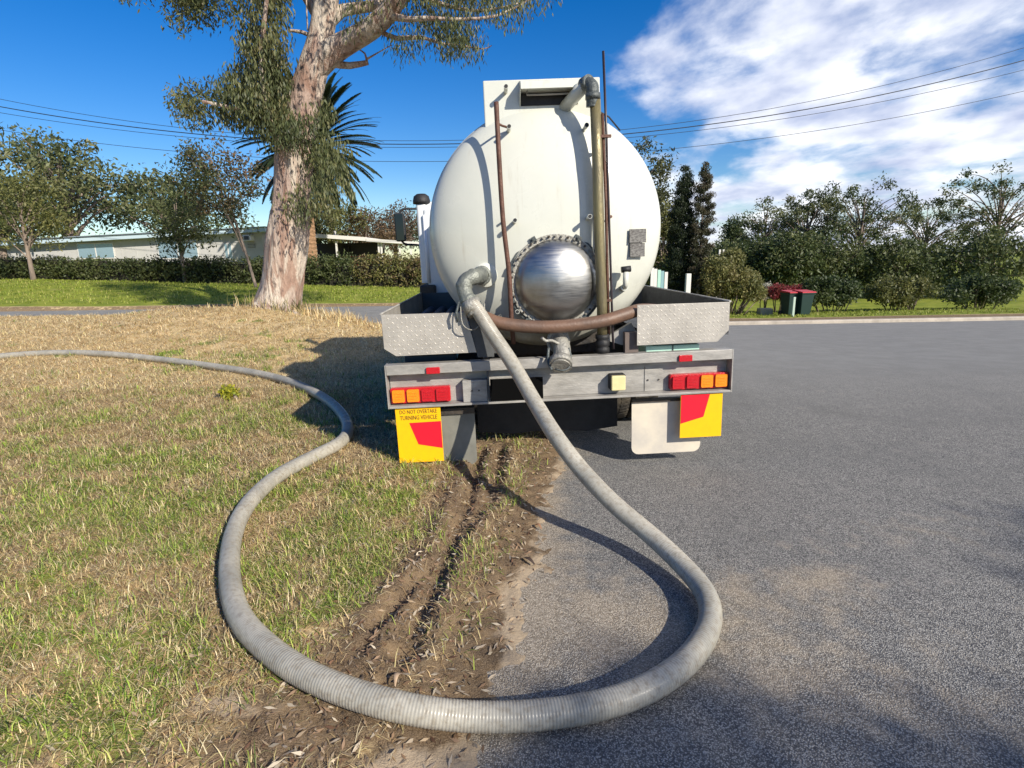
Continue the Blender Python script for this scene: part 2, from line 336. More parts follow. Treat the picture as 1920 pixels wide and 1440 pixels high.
def rattrs(V):
    x, y = V[:, 0], V[:, 1]; sd = -seg_sd(x, y, EDGE)
    d = 1.0 * np.exp(-(np.clip(sd, 0, 9) / .17)) 
    for cx, cy, rx, ry, a in ((1.15, 2.35, .5, .28, .62), (.95, 1.85, .6, .3, .45), (.45, 2.1, .4, .2, .5), (.25, 2.3, .3, .5, .35), (2.3, 2.9, .8, .3, .4), (1.5, 2.45, .25, .08, .4), (1.6, 1.6, .6, .3, .4)):
        d = d + a * np.exp(-((x - cx) / rx) ** 2 - ((y - cy) / ry) ** 2)
    return dict(dust=np.clip(d + .30 * fbm(x * 1.8, y * 1.8), 0, 1), far=ss(y, 4.5, 9))
rx_ = axis_pts([(-80, -10, 35), (-10, -1, 30), (-1, 3, 60), (3, 12, 30), (12, 80, 34)]); ry_ = axis_pts([(-30, 0, 20), (0, 5, 60), (5, 19, 56)])
def road_h(x, y): return base_h(x, y) + .004 * 0
road = link('road', grid_mesh('road', rx_, ry_, road_h, ASPH, rattrs, keep=lambda c: seg_sd(c[:, 0], c[:, 1], EDGE) < 1.6)); tag(road, kind='structure')
kb = MB(); KX = np.linspace(-1, 80, 161)
vv = []; 
for x in KX:
    z = float(base_h(np.array([x]), np.array([FARK]))[0])
    vv += [(x, FARK - .16, z - .1), (x, FARK - .15, z + .09), (x, FARK - .12, z + .12), (x, FARK + .02, z + .125), (x, FARK + .02, z - .1)]
kb.add(vv, [(5 * i + j, 5 * i + j + 1, 5 * i + j + 6, 5 * i + j + 5) for i in range(160) for j in range(4)])
KERBM = mat('kerb_concrete', (.50, .44, .36), .9, bump=.4, bscale=30, var=.3, vscale=3)
tag(kb.build('kerb', KERBM), kind='structure')
# ------------------------------------------------------------------ truck materials
PAINT = MT('cream_tank_paint')
pn = PAINT.noise(3, 6); ps = PAINT.t.nodes.new('ShaderNodeMapping'); PAINT.t.links.new(PAINT.tc.outputs['Object'], ps.inputs[0]); ps.inputs['Scale'].default_value = (9, 9, .8)
PAINT.co = ps.outputs[0]; pstr = PAINT.noise(2.2, 5)
PAINT.co = PAINT.tc.outputs['Object']
pc = PAINT.mix(PAINT.rng(pn, .3, .75), (.63, .635, .56), (.575, .585, .52)); pc = PAINT.mix(PAINT.rng(pstr, .56, .8, 0, .4), pc, (.38, .34, .25))
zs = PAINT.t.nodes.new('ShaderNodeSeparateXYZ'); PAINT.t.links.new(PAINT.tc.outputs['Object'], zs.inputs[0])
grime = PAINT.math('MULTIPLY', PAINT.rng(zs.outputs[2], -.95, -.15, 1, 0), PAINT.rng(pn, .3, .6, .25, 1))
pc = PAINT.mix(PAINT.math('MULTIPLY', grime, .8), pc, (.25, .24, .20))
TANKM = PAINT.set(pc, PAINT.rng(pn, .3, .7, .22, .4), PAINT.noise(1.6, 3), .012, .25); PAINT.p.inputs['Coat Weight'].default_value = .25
ALU = mat('weathered_aluminium', (.44, .42, .385), .5, .25, .15, 40, .38, 5, stretch=(1, 1, 3))
ALUP = mat('tread_plate_aluminium', (.52, .485, .43), .45, .3, .1, 60, .25, 6)
STEEL = MT('polished_stainless'); STEEL.p.inputs['Metallic'].default_value = 1
sm_ = STEEL.t.nodes.new('ShaderNodeMapping'); STEEL.t.links.new(STEEL.tc.outputs['Object'], sm_.inputs[0]); sm_.inputs['Scale'].default_value = (1, 1, 14); STEEL.co = sm_.outputs[0]
s1 = STEEL.noise(9, 5); STEEL.co = STEEL.tc.outputs['Object']; s2 = STEEL.noise(5, 5)
STEELM = STEEL.set(STEEL.mix(STEEL.rng(s2, .35, .7), (.44, .44, .43), (.34, .33, .31)), STEEL.rng(s1, .3, .7, .32, .46), s1, .001, .12)
BLACK = mat('black_rubber', (.018, .018, .02), .6, 0, .2, 40, .4, 8)
DARK = mat('dark_chassis_steel', (.03, .03, .033), .6, .2, .4, 30, .5, 6, col2=(.07, .055, .04))
GREY = mat('grey_bracket_paint', (.085, .088, .09), .6, 0, .2, 30, .3, 6)
BROWN = mat('brown_rubber_hose', (.17, .095, .06), .5, 0, .15, 60, .35, 5, col2=(.10, .06, .042))
RUST = mat('rusty_brown_steel', (.13, .06, .04), .6, .2, .3, 60, .4, 9)
OLIVE = mat('tarnished_brass_pipe', (.26, .22, .11), .38, .45, .2, 50, .5, 5, col2=(.15, .13, .085), stretch=(4, 4, .6))
CASTG = mat('cast_grey_fitting', (.10, .115, .115), .5, .25, .4, 60, .3, 10)
COUP = mat('grey_green_coupling', (.22, .23, .20), .5, .3, .4, 60, .35, 12, col2=(.12, .13, .12))
GALV = mat('worn_cast_valve', (.40, .385, .34), .55, .3, .5, 70, .45, 14)
YEL = mat('yellow_reflective', (.90, .50, .005), .42, 0, 0, 20, .06, 20, spec=.4)
REDR = mat('red_reflective', (.80, .010, .030), .42, 0, 0, 20, .06, 20, spec=.4)
REDL = mat('red_lens', (.52, .012, .02), .22, 0, .25, 180, .1, 40, spec=.5)
ORL = mat('amber_lens', (.88, .27, .012), .25, 0, .25, 180, .1, 40, spec=.5)
CRM = mat('cream_lamp_lens', (.74, .66, .34), .3, 0, .1, 90, .1, 10)
MUDW = mat('white_mudflap', (.66, .59, .47), .6, 0, .1, 10, .14, 4, col2=(.50, .46, .40))
MUDG = mat('grey_mudflap', (.23, .225, .19), .6, 0, .1, 10, .3, 6)
MINT = mat('mint_green_paint', (.42, .66, .56), .45, 0, 0, 10, .1, 6)
WHITEP = mat('white_cab_paint', (.74, .76, .78), .25, 0, 0, 10, .06, 3, coat=.5)
GLASSD = mat('dark_glass', (.02, .025, .03), .05, 0, spec=.8)
PLATE = mat('blank_black_plate', (.002, .002, .002), .9, spec=.1)
LABEL = MT('grey_printed_label'); LABEL.co = LABEL.tc.outputs['Object']
lm = LABEL.t.nodes.new('ShaderNodeMapping'); LABEL.t.links.new(LABEL.co, lm.inputs[0]); lm.inputs['Scale'].default_value = (1, 1, 3.2); LABEL.co = lm.outputs[0]
LABELM = LABEL.set(LABEL.mix(LABEL.rng(LABEL.noise(38, 3), .42, .6), (.16, .155, .145), (.055, .05, .048)), .5)
INK = mat('dark_print_ink', (.14, .07, .012), .6)
TYRE = mat('tyre_rubber', (.022, .021, .02), .85, 0, .5, 30, .5, 9, col2=(.09, .075, .055))
LIDRED = mat('red_bin_lid', (.42, .02, .03), .45)

# ------------------------------------------------------------------ tanker truck (own frame: x right, y forward, z up)
TR = empty('tanker_truck', (.33, 3.88, 0), (0, radians(-1.4), radians(2.0)), 'cream septic tanker truck parked half on the dirt verge, seen from its rear end', 'truck')
TMX = TR.matrix_basis.copy() if False else (Matrix.Translation((.33, 3.88, 0)) @ Euler((0, radians(-1.4), radians(2.0))).to_matrix().to_4x4())
def TW(x, y, z): return TMX @ Vector((x, y, z))
CZ, R = 1.737, .855
def tank_y(r): return .15 + .28 * (1 - sqrt(max(0, 1 - min(1, r / R) ** 2.2)))
prof = [(max(R * sin(a), .001), tank_y(R * sin(a))) for a in np.linspace(0, pi / 2 - .02, 34)]
prof += [(R, .435), (R + .008, .44), (R + .008, .47), (R, .48), (R, 1.4), (R, 2.34)] + [(.76 + (R - .76) * cos(a), 2.34 + .1 * sin(a)) for a in np.linspace(.2, pi / 2, 6)] + [(.4, 2.52), (.001, 2.56)]
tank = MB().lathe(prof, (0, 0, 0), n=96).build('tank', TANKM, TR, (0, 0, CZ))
b = MB()
for y in (1.05, 1.75): b.lathe([(R - .01, y - .03), (R + .012, y - .03), (R + .012, y + .03), (R - .01, y + .03)], (0, 0, 0), n=64, smooth=False)
b.build('tank_band', TANKM, tank)
# hatch box on top of the tank end
hb = MB(); hb.prism([(-.415, 2.30), (.392, 2.30), (.392, 2.742), (-.415, 2.742)], .345, .95)
hb.build('hatch_box', TANKM, TR, bevel=.006)
hd = MB(); hd.prism([(.215, 2.648), (.345, 2.66), (.345, 2.734), (.235, 2.702)], -.165, .235, 'x'); hd.prism([(.215, 2.66), (.345, 2.66), (.345, 2.57)], -.169, -.163, 'x'); hd.prism([(.215, 2.66), (.345, 2.66), (.345, 2.57)], .233, .239, 'x')
hood = hd.build('hatch_hood', TANKM, TR, bevel=.004)
MB().box(-.16, .23, .338, .3445, 2.572, 2.653).build('slot', BLACK, hood)
MB().tube([(-.12, .29, 2.655), (-.12, .29, 2.628), (.19, .29, 2.628), (.19, .29, 2.655)], .006, 8).build('grab_rail', ALU, hood)
# standoff pegs
pm = MB().tube([(0, 0, 0), (0, -.115, .006)], .0135, 12); pm.tube([(0, -.10, .005), (0, -.1175, .006)], .0155, 12)
pmesh = pm.mesh('standoff_peg', TANKM); cap = MB().cyl((0, -.1165, .006), (0, -.1195, .006), .0125, n=12).mesh('peg_bore', BLACK)
for x, z in ((-.262, 2.665), (.225, 2.66), (-.255, 2.40), (.265, 2.39), (-.245, 1.79), (.262, 1.795), (-.25, 1.17)):
    y0 = .346 if z > 2.5 else tank_y(math.hypot(x, z - CZ)) + .003
    k = link('standoff_peg', pmesh, TR, (x, y0, z)); link('bore', cap, k)
# left brown upright, pipe, thin rod, whip
P = spline([(-.335, .13, 2.55), (-.333, .10, 2.2), (-.325, .075, 1.8), (-.30, .07, 1.45), (-.295, .09, 1.1), (-.285, .13, .95)], .05)
MB().tube(P, .0165, 12).build('brown_sight_tube', RUST, TR)
for z in (2.42, 1.80): MB().tube([(-.33, .13, z), (-.30, .2, z), (-.255, .24, z - .005)], .008, 8).build('tube_clip', RUST, TR)
MB().tube([(.318, .13, 2.56), (.322, .09, 2.2), (.328, .07, 1.7), (.345, .075, 1.2), (.35, .10, .93)], .036, 20).build('overflow_pipe', OLIVE, TR)
el = MB(); el.tube(spline([(.30, .13, 2.50), (.30, .12, 2.585), (.297, .125, 2.625), (.275, .155, 2.648), (.262, .175, 2.652)], .01), .042, 20); el.lathe([(.038, 0), (.050, 0), (.050, .035), (.038, .035)], (.302, .123, 2.545), 'z', 20); el.cyl((.255, .19, 2.648), (.285, .14, 2.655), .050, n=20)
el.build('pipe_elbow', CASTG, TR)
MB().tube([(.262, .165, 2.652), (.20, .27, 2.60), (.145, .36, 2.555)], .043, 20).build('nozzle', TANKM, TR)
b = MB(); b.lathe([(.036, 0), (.05, 0), (.05, .03), (.04, .04), (.05, .05), (.05, .08), (.04, .09), (.05, .10), (.05, .13), (.036, .13)], (.352, .10, .86), 'z', 24); b.cyl((.352, .10, .80), (.352, .10, .87), .036)
b.build('rubber_boot', BLACK, TR)
MB().tube([(.362, .105, 2.45), (.378, .085, 1.9), (.388, .09, 1.4), (.40, .11, .98)], .011, 8).build('sight_rod', RUST, TR)
MB().tube([(.372, .12, 2.83), (.385, .09, 2.3), (.405, .085, 1.6), (.425, .09, .98), (.43, .09, .88)], .0085, 8).build('whip_aerial', mat('black_fibreglass', (.025, .018, .022), .35), TR)
for z in (2.30, 1.22): MB().box(.33, .415, .075, .10, z, z + .018).build('rod_clip', RUST, TR)
MB().tube([(.33, .345, 2.55), (.47, .42, 2.50), (.56, .46, 2.415)], .006, 6).build('cable', BLACK, TR)
MB().cyl((.415, .24, 1.79), (.425, .14, 1.80), .010, n=10).build('bolt_stub', RUST, TR)
# manhole dome
DC = (.035, 0, 1.372)
mh = MB(); mh.lathe([(.001, .025), (.08, .03), (.16, .048), (.23, .08), (.275, .115), (.292, .145), (.296, .165)], DC, n=72)
dome = mh.build('manhole_cover', STEELM, TR)
MB().lathe([(.29, .150), (.327, .150), (.331, .158), (.331, .172), (.296, .178), (.29, .165)], DC, n=72, smooth=False).build('clamp_ring', GALV, dome)
MB().lathe([(.335, .160), (.348, .163), (.348, .21), (.335, .215)], DC, n=72, smooth=False).build('flange', CASTG, dome)
bo = MB().cyl((0, .012, 0), (0, -.014, 0), .0085, n=6, smooth=False); bo.cyl((0, -.014, 0), (0, -.022, 0), .005, n=6); bom = bo.mesh('bolt', GALV); bod = bo.mesh('bolt', DARK)
for k in range(44):
    a = 2 * pi * k / 44; link('bolt', bom if k % 3 else bod, dome, (DC[0] + .313 * cos(a), .148, DC[2] + .313 * sin(a)), rot=(0, a, 0))
lg = MB(); lg.box(-.022, .022, -.012, .03, -.016, .016); lg.cyl((0, -.012, 0), (0, -.028, 0), .009, n=6); lgm = lg.mesh('clamp_lug', CASTG)
for a in (62, 118, 18, 162, 200, -20, 232, -52): link('clamp_lug', lgm, dome, (DC[0] + .335 * cos(radians(a)), .15, DC[2] + .335 * sin(radians(a))), rot=(0, -radians(a - 90), 0))
# outlet flange and camlock elbow
ofl = MB().lathe([(.001, .0), (.082, 0), (.086, .006), (.086, .06), (.05, .07)], (-.465, .185, 1.437), n=32).build('outlet_flange', TANKM, TR)
oe = MB(); P = spline([(-.487, .21, 1.437), (-.505, .12, 1.437), (-.55, .045, 1.432), (-.598, .02, 1.41), (-.612, .0, 1.36), (-.595, -.02, 1.30), (-.565, -.045, 1.25)], .01)
oe.tube(P, [.052 + .006 * (i % 9 > 6) for i in range(len(P))], 24)
oe.lathe([(.05, 0), (.068, 0), (.068, .04), (.05, .04)], (-.49, .145, 1.437), n=28)
oel = oe.build('outlet_elbow', COUP, TR)
cf = MB(); d = Vector((.045, -.03, -.09)).normalized(); c0 = Vector((-.580, -.035, 1.275)); cf.cyl(c0, c0 + d * .075, .066, n=24); cf.cyl(c0 + d * .075, c0 + d * .10, .058, n=24)
cf.build('camlock_collar', GALV, TR)
for s in (-1, 1):
    q = c0 + Vector((.07 * s, -.02, 0)); MB().tube([q, q + Vector((.02 * s, -.02, -.07)), q + Vector((.012 * s, -.02, -.13))], .009, 8).build('cam_lever', CASTG, TR)
P = spline([c0 + Vector((-.06, -.03, -.03)), c0 + Vector((-.05, -.05, -.15)), c0 + Vector((.02, -.03, -.19)), c0 + Vector((.09, .0, -.12)), c0 + Vector((.1, .04, -.02))], .02)
MB().tube(P, .0045, 6).build('safety_chain', GALV, TR)
# small decals, sampling valve
for x0, x1, z0, z1 in ((.565, .698, 1.618, 1.712), (.572, .69, 1.52, 1.614)):
    r_ = math.hypot((x0 + x1) / 2, (z0 + z1) / 2 - CZ); MB().box(-(x1 - x0) / 2, (x1 - x0) / 2, -.004, .004, -(z1 - z0) / 2, (z1 - z0) / 2).build('rating_plate', LABELM, TR, ((x0 + x1) / 2, tank_y(r_) - .022, (z0 + z1) / 2), rot=(-.02, 0, .30))
sv = MB(); sv.cyl((.55, .29, 1.30), (.53, .17, 1.31), .026, n=16); sv.tube([(.53, .18, 1.31), (.53, .15, 1.33), (.532, .15, 1.42)], .02, 14)
svo = sv.build('sampling_valve', TANKM, TR); MB().cyl((.50, .148, 1.435), (.565, .148, 1.44), .022, n=14).build('valve_cap', BLACK, svo)
# bottom outlet valve
bv = MB(); bv.tube(spline([(.03, .33, .93), (.03, .18, .955), (.04, .06, .95), (.045, -.02, .90), (.03, -.075, .845)], .015), .062, 20); bv.lathe([(.06, 0), (.085, 0), (.085, .03), (.06, .03)], (.033, .09, .955), n=24)
bvo = bv.build('outlet_valve', GALV, TR, bevel=.003)
d = Vector((-.1, -.55, -.42)).normalized(); c1 = Vector((.03, -.072, .848)); cp = MB(); cp.cyl(c1, c1 + d * .05, .079, n=28); cp.cyl(c1 + d * .05, c1 + d * .062, .066, n=28)
cp.build('dust_cap', GALV, bvo)
MB().tube(spline([(.03, -.03, .95), (-.03, -.06, .985), (-.07, -.07, .985), (-.10, -.08, 1.01)], .02), .011, 10).build('valve_handle', GALV, bvo)
MB().tube(spline([(.085, -.06, .93), (.10, -.08, .86), (.07, -.14, .80), (.02, -.145, .79), (-.02, -.13, .80)], .02), .006, 8).build('cam_lever', CASTG, bvo)
MB().tube(spline([(-.05, -.03, .93), (-.06, -.07, .84), (-.04, -.12, .79)], .02), .010, 8).build('cam_lever', CASTG, bvo)
# bumper
bb = MB(); bb.box(-1.19, 1.262, 0, .083, .782, .853); BB = bb.build('bumper_beam', ALU, TR, bevel=.003)
pl = MB(); pl.box(-1.185, 1.257, .085, .091, .5575, .781); pl.build('lamp_board', ALU, TR)
MB().prism([(0, .5395), (.095, .5395), (.095, .5555), (0, .5555)], -1.19, 1.262, 'x').build('lower_lip', ALU, TR, bevel=.002)
MB().box(-1.1985, -1.191, .0, .10, .5395, .853).build('end_cap', ALU, TR); MB().box(1.263, 1.2705, .0, .10, .5395, .853).build('end_cap', ALU, TR)
MB().box(-1.05, .4, .02, .054, .7, .7805).build('wiring_channel', DARK, TR) if False else None
MB().box(-.665, -.49, .02, .0845, .557, .715).build('board_bracket', ALU, TR, bevel=.003)
MB().box(-.489, -.474, .01, .0845, .557, .79).build('board_bracket', GREY, TR)
for x in (-.60, .68, .76, -.55): MB().cyl((x, .084 if x > 0 else .0185, .64), (x, .078 if x > 0 else .013, .64), .006, n=8).build('rivet', DARK, TR)
MB().box(.655, .657, .0805, .0845, .56, .74).build('panel_joint', GREY, TR)
for x, z in ((-.862, .805), (.922, .806)):
    r_ = MB().prism(rpoly(-.048, .048, -.023, .023, .008), -.016, -.001).build('reflector', REDL, TR, (x, 0, z), bevel=.003)
MB().box(-.468, -.095, -.012, -.0015, .565, .722).build('number_plate', PLATE, TR, bevel=.002)
lk = MB().prism(rpoly(-.05, .05, -.053, .053, .008), -.058, -.022).build('reversing_lamp', CRM, TR, (.445, .045, .648), bevel=.006); MB().prism(rpoly(-.056, .056, -.058, .058, .01), -.022, .036).build('lamp_housing', BLACK, lk)
def cluster(x0, cols):
    root = MB().prism(rpoly(0, .425, 0, .112, .01), 0, .045).build('tail_light', REDL if True else BLACK, TR, (x0, .0385, .5665), bevel=.003)
    lm = MB(); lm.prism(rpoly(-.044, .044, -.046, .046, .01), -.012, 0)
    for q in (-.022, 0, .022): lm.prism(rpoly(-.03 + abs(q) * .3, .03 - abs(q) * .3, q - .004, q + .004, .003, n=2), -.0155, -.012)
    for i, c_ in enumerate(cols):
        link('lens', LM[c_], root, (.057 + i * .104, -.001, .056))
    return root
LM = {}
for c_, mm in (('o', ORL), ('r', REDL)):
    lm = MB(); lm.prism(rpoly(-.043, .043, -.045, .045, .01), -.014, 0); 
    for q in (-.02, 0, .02): lm.prism(rpoly(-.027, .027, q - .003, q + .003, .002, n=2), -.017, -.014)
    LM[c_] = lm.mesh('lens', mm)
cluster(-1.181, 'oorr'); cluster(.832, 'rroo')
# yellow/red rear marker plates
def marker(x0, x1, z0, z1, poly, name='marker_plate'):
    o = MB().prism([(x0, z0), (x1, z0), (x1, z1), (x0, z1)], .014, .018).build(name, YEL, TR, (0, .004, 0)); MB().prism(poly, .0120, .0138).build('red_marking', REDR, o); return o
mk = marker(-1.155, -.833, .125, .537, [(-1.062, .425), (-.836, .428), (-.836, .225), (-1.008, .262)])
marker(.905, 1.212, .205, .532, [(.908, .530), (1.118, .530), (1.075, .36), (.908, .315)])
for body, zt, ht in (('DO NOT OVERTAKE', .506, .030), ('TURNING VEHICLE', .462, .032)):
    tcu = bpy.data.curves.new('lettering', 'FONT'); tcu.body = body; tcu.size = ht * 1.38; tcu.align_x = 'CENTER'; tcu.align_y = 'CENTER'; tcu.extrude = .0008; tcu.resolution_u = 2
    to = bpy.data.objects.new('tmp', tcu); COL.objects.link(to); dg = bpy.context.evaluated_depsgraph_get(); me = bpy.data.meshes.new_from_object(to.evaluated_get(dg)); bpy.data.objects.remove(to)
    xs_ = [v.co.x for v in me.vertices]; wd = max(xs_) - min(xs_)
    me.materials.clear(); me.materials.append(INK); link('lettering', me, mk, (-.992, .0125, zt), rot=(pi / 2, 0, 0), scale=(.265 / wd, 1, 1))
# mud flaps
fl = MB().prism(rpoly(-.90, -.595, .055, .455, .05, '0110' if False else '1100'), .10, .108).build('mud_flap', MUDG, TR); fl['label'] = 'grey mud flap with a clipped inner corner'
MB().box(-.90, -.595, .08, .125, .455, .50).build('flap_hanger', DARK, TR)
fr = MB().prism(rpoly(.568, 1.09, .065, .470, .055, '1100'), .10, .109).build('mud_flap', MUDW, TR); fr['label'] = 'white mud flap with rounded lower corners'
MB().box(.568, 1.16, .085, .125, .470, .495).build('flap_hanger', DARK, TR)
MB().prism([(-.59, .16), (-.30, .13), (.0, .15), (.30, .12), (.563, .15), (.563, .56), (-.59, .56)], .56, .568).build('underbody_shade_sheet', BLACK, TR)  # black sheet added to stand in for the deep shade under the truck
for x in (-.45, -.1, .2, .48): MB().box(x - .02, x + .02, .55, .5595, .50, .58).build('shade_sheet_clamp', DARK, TR)  # clamps made up to hold the added black sheet
# side hose trays with tread plate ends
def lozenges(poly_in, y):
    b = MB(); k = 0
    xs2 = np.arange(-1.3, 1.3, .031); zs2 = np.arange(.9, 1.25, .031)
    def inside(x, z):
        c = False; n = len(poly_in)
        for i in range(n):
            (x1, z1), (x2, z2) = poly_in[i], poly_in[i - 1]
            if (z1 > z) != (z2 > z) and x < (x2 - x1) * (z - z1) / (z2 - z1) + x1: c = not c
        return c
    for i, x in enumerate(xs2):
        for j, z in enumerate(zs2):
            if all(inside(x + dx, z + dz) for dx in (-.012, .012) for dz in (-.012, .012)):
                a = radians(45 if (i + j) % 2 else -45); u = Vector((cos(a), 0, sin(a))); v = Vector((-sin(a), 0, cos(a))); c = Vector((x, y, z))
                b.add([c - u * .0175, c + v * .0045, c + u * .0175, c - v * .0045, c + Vector((0, -.003, 0))], [(0, 3, 4), (3, 2, 4), (2, 1, 4), (1, 0, 4)], True)
    return b
PLp = [(-1.188, .970), (-1.112, .917), (-.552, .917), (-.528, .985) if False else (-.542, 1.18), (-.60, 1.19), (-1.188, 1.208)]
PLp = [(-1.188, .972), (-1.11, .917), (-.552, .917), (-.612, 1.198), (-1.188, 1.208)]
PRp = [(.577, .912), (1.148, .912), (1.228, .99), (1.228, 1.188), (.577, 1.196)]
for Pq in (PLp, PRp):
    o = MB().prism(Pq, .0, .004).build('tread_plate', ALUP, TR, bevel=.001)
    lo = lozenges(Pq, .0).build('tread_pattern', ALUP, o); lo['kind'] = 'stuff'
for s, X0, X1 in ((-1, -1.19, -.70), (1, 1.23, .70)):
    zt = 1.208 if s < 0 else 1.188; z0 = .97
    w_ = MB(); xa, xb = (X0, X0 + .004) if s < 0 else (X0 - .004, X0); w_.box(xa, xb, .0055, 2.3, z0, zt - .001); w_.build('tray_side', ALUP if s < 0 else GREY, TR)  # right wall coloured dark grey to paint in the shade on its inner face
    MB().tube([(X0 - .0 * s, .0, zt + .004), (X0, 2.3, zt + .004)], .008, 8).build('tray_rail', ALU, TR)
    MB().box(min(X0, X1) + .005, max(X0, X1), .006, 2.3, z0 - .01, z0 - .004).build('tray_floor', GREY if s > 0 else DARK, TR)
    ax0, ax1 = (X1, X1 + .12 ) if s < 0 else (X1 - .12, X1)
    for yy in (.25, 1.2, 2.1): MB().box(min(X0, X1) + .06, max(X0, X1), yy, yy + .05, z0 - .09, z0 - .011).build('tray_bearer', DARK, TR)
    MB().box(min(X0, X1) + .01, max(X0, X1), 2.302, 2.31, z0 - .01, zt).build('tray_end', GREY, TR)
# tank cradles, brackets, posts
MB().prism([(-.545, .88), (-.43, .88), (-.43, 1.02), (-.56, 1.2), (-.604, 1.2)], .010, .04).build('tank_bracket', GREY, TR)
MB().prism([(-.43, .88), (-.30, .88), (-.43, 1.04)], .15, .18).build('tank_bracket', GREY, TR)
MB().box(.505, .60, .05, .11, .855, 1.0).build('bracket_post', mat('brown_grey_post', (.15, .115, .10), .6, var=.2), TR)
MB().prism([(.36, .95), (.50, .90), (.60, 1.0), (.565, 1.06)], .12, .16).build('tank_bracket', mat('pale_grey_bracket', (.35, .34, .32), .5, .2, var=.2), TR)
for y in (.6, 1.5, 2.2): MB().prism([(-.5, .78), (.5, .78), (.55, 1.08), (.30, .955), (0, .90), (-.30, .955), (-.55, 1.08)], y, y + .06).build('tank_cradle', DARK, TR)
MB().box(.66, 1.05, .07, .9, .79, .892).build('tool_box', MINT, TR, bevel=.008); MB().box(.852, .858, .064, .0695, .79, .892).build('tool_box_joint', BLACK, TR)
MB().box(-1.1, -.72, .30, .9, .80, .86).build('tool_box', mat('dark_blue_paint', (.01, .04, .08), .4), TR)
MB().box(-.84, -.64, .16, .3, .50, .55).build('light_bracket', mat('teal_paint', (.03, .16, .13), .5), TR)
for s in (-1, 1): MB().box(s * .40 - .035, s * .40 + .035, .12, 5.0, .60, .78).build('chassis_rail', DARK, TR)
for y in (.15, 1.1, 2.5, 3.9): MB().box(-.363, .363, y, y + .08, .62, .76).build('cross_member', DARK, TR)
ax = MB(); ax.tube([(-.78, 1.35, .42), (-.25, 1.35, .42), (-.16, 1.35, .42), (.16, 1.35, .42), (.25, 1.35, .42), (.78, 1.35, .42)], [.06, .06, .13, .13, .06, .06], 16); ax.build('rear_axle', DARK, TR)
df = MB().lathe([(.001, -.17), (.08, -.16), (.13, -.10), (.15, 0), (.13, .12), (.05, .2), (.001, .2)], (0, 1.35, .43), n=24).build('differential', DARK, TR)
MB().tube([(0, 1.5, .45), (0, 3.8, .6)], .045, 12).build('drive_shaft', DARK, TR)
for s in (-1, 1):
    sp = MB(); 
    for i in range(5): sp.tube([(s * .47, 1.35 - .55 + .05 * i, .56 - .028 * i), (s * .47, 1.35, .50 - .028 * i), (s * .47, 1.35 + .55 - .05 * i, .56 - .028 * i)], .014, 6)
    sp.build('leaf_spring', DARK, TR)
ty = MB(); ty.lathe([(.22, -.10), (.30, -.118), (.375, -.115), (.405, -.10), (.412, -.05), (.412, .05), (.405, .10), (.375, .115), (.30, .118), (.22, .10)], (0, 0, 0), 'x', 64)
for k in range(60):
    a = 2 * pi * k / 60
    for s in (-1, 1):
        c = Vector((s * .062, .416 * cos(a), .416 * sin(a))); u = Vector((1, 0, 0)); t_ = Vector((0, -sin(a), cos(a))); n_ = Vector((0, cos(a), sin(a)))
        p = [c + u * dx + t_ * (dt + s * .25 * dx) - n_ * .014 for dx in (-.04, .04) for dt in (-.013, .013)] + [c + u * dx + t_ * (dt * .85 + s * .25 * dx) for dx in (-.038, .038) for dt in (-.013, .013)]
        ty.add(p, [(4, 5, 7, 6), (0, 1, 5, 4), (2, 3, 7, 6), (0, 2, 6, 4), (1, 3, 7, 5)])
tym = ty.mesh('tyre', TYRE)
rm = MB().lathe([(.225, -.10), (.21, -.08), (.20, .0), (.12, .03), (.09, .05), (.05, .06), (.001, .06)], (0, 0, 0), 'x', 36).mesh('rim', mat('dusty_white_rim', (.42, .40, .36), .5, .1, var=.3))
def wheel(x, y, flip):
    e = empty('wheel', (x, y, .412)); e.parent = TR
    if flip: e.rotation_euler = (0, 0, pi)
    link('tyre', tym, e); link('rim', rm, e); return e
for s in (-1, 1):
    wheel(s * .92, 1.35, s < 0); wheel(s * .67, 1.35, s > 0); wheel(s * .92, 4.35, s < 0)
    gd = MB(); A = np.linspace(.1, pi - .1, 14); o_ = [(1.35 + .50 * cos(a), .42 + .47 * sin(a)) for a in A]; i_ = [(1.35 + .49 * cos(a), .42 + .46 * sin(a)) for a in A[::-1]]
    xa, xb = sorted((s * .55, s * 1.08)); 
    gd.add([(xa, p[0], p[1]) for p in o_] + [(xb, p[0], p[1]) for p in o_], [(i, i + 1, 15 + i, 14 + i) for i in range(13)], True); gd.build('wheel_guard', BLACK, TR)
    MB().tube([(s * 1.0, 2.2, .7), (s * 1.0, 3.2, .7)], .20, 20).build('fuel_tank' if s < 0 else 'air_tank', DARK, TR)
# cab
cab = empty('cab', (0, 2.70, 0)); cab.parent = TR
prof_c = [(0, .62), (0, 2.12), (.08, 2.22), (.9, 2.26), (1.35, 2.2), (1.62, 1.45), (1.72, 1.35), (1.76, .62), (1.42, .55), (1.30, .92), (1.0, .92), (.85, .55), (.4, .55)]
prof_c = [(0, .75), (0, 2.10), (.08, 2.2), (.9, 2.25), (1.4, 2.18), (1.95, 1.5), (2.02, 1.35), (2.05, .6), (1.98, .52)] + [(1.65 + .47 * cos(a), .50 + .47 * sin(a)) for a in np.linspace(.1, pi - .1, 10)] + [(1.0, .55), (.5, .55), (.45, .75)]
shell = MB().prism(prof_c, -1.15, 1.15, 'x').build('cab_shell', WHITEP, cab, bevel=.04, seg=3)
MB().prism([(1.52, 2.05), (1.95, 1.52), (1.975, 1.535), (1.545, 2.07)], -.98, .98, 'x').build('windscreen', GLASSD, cab)
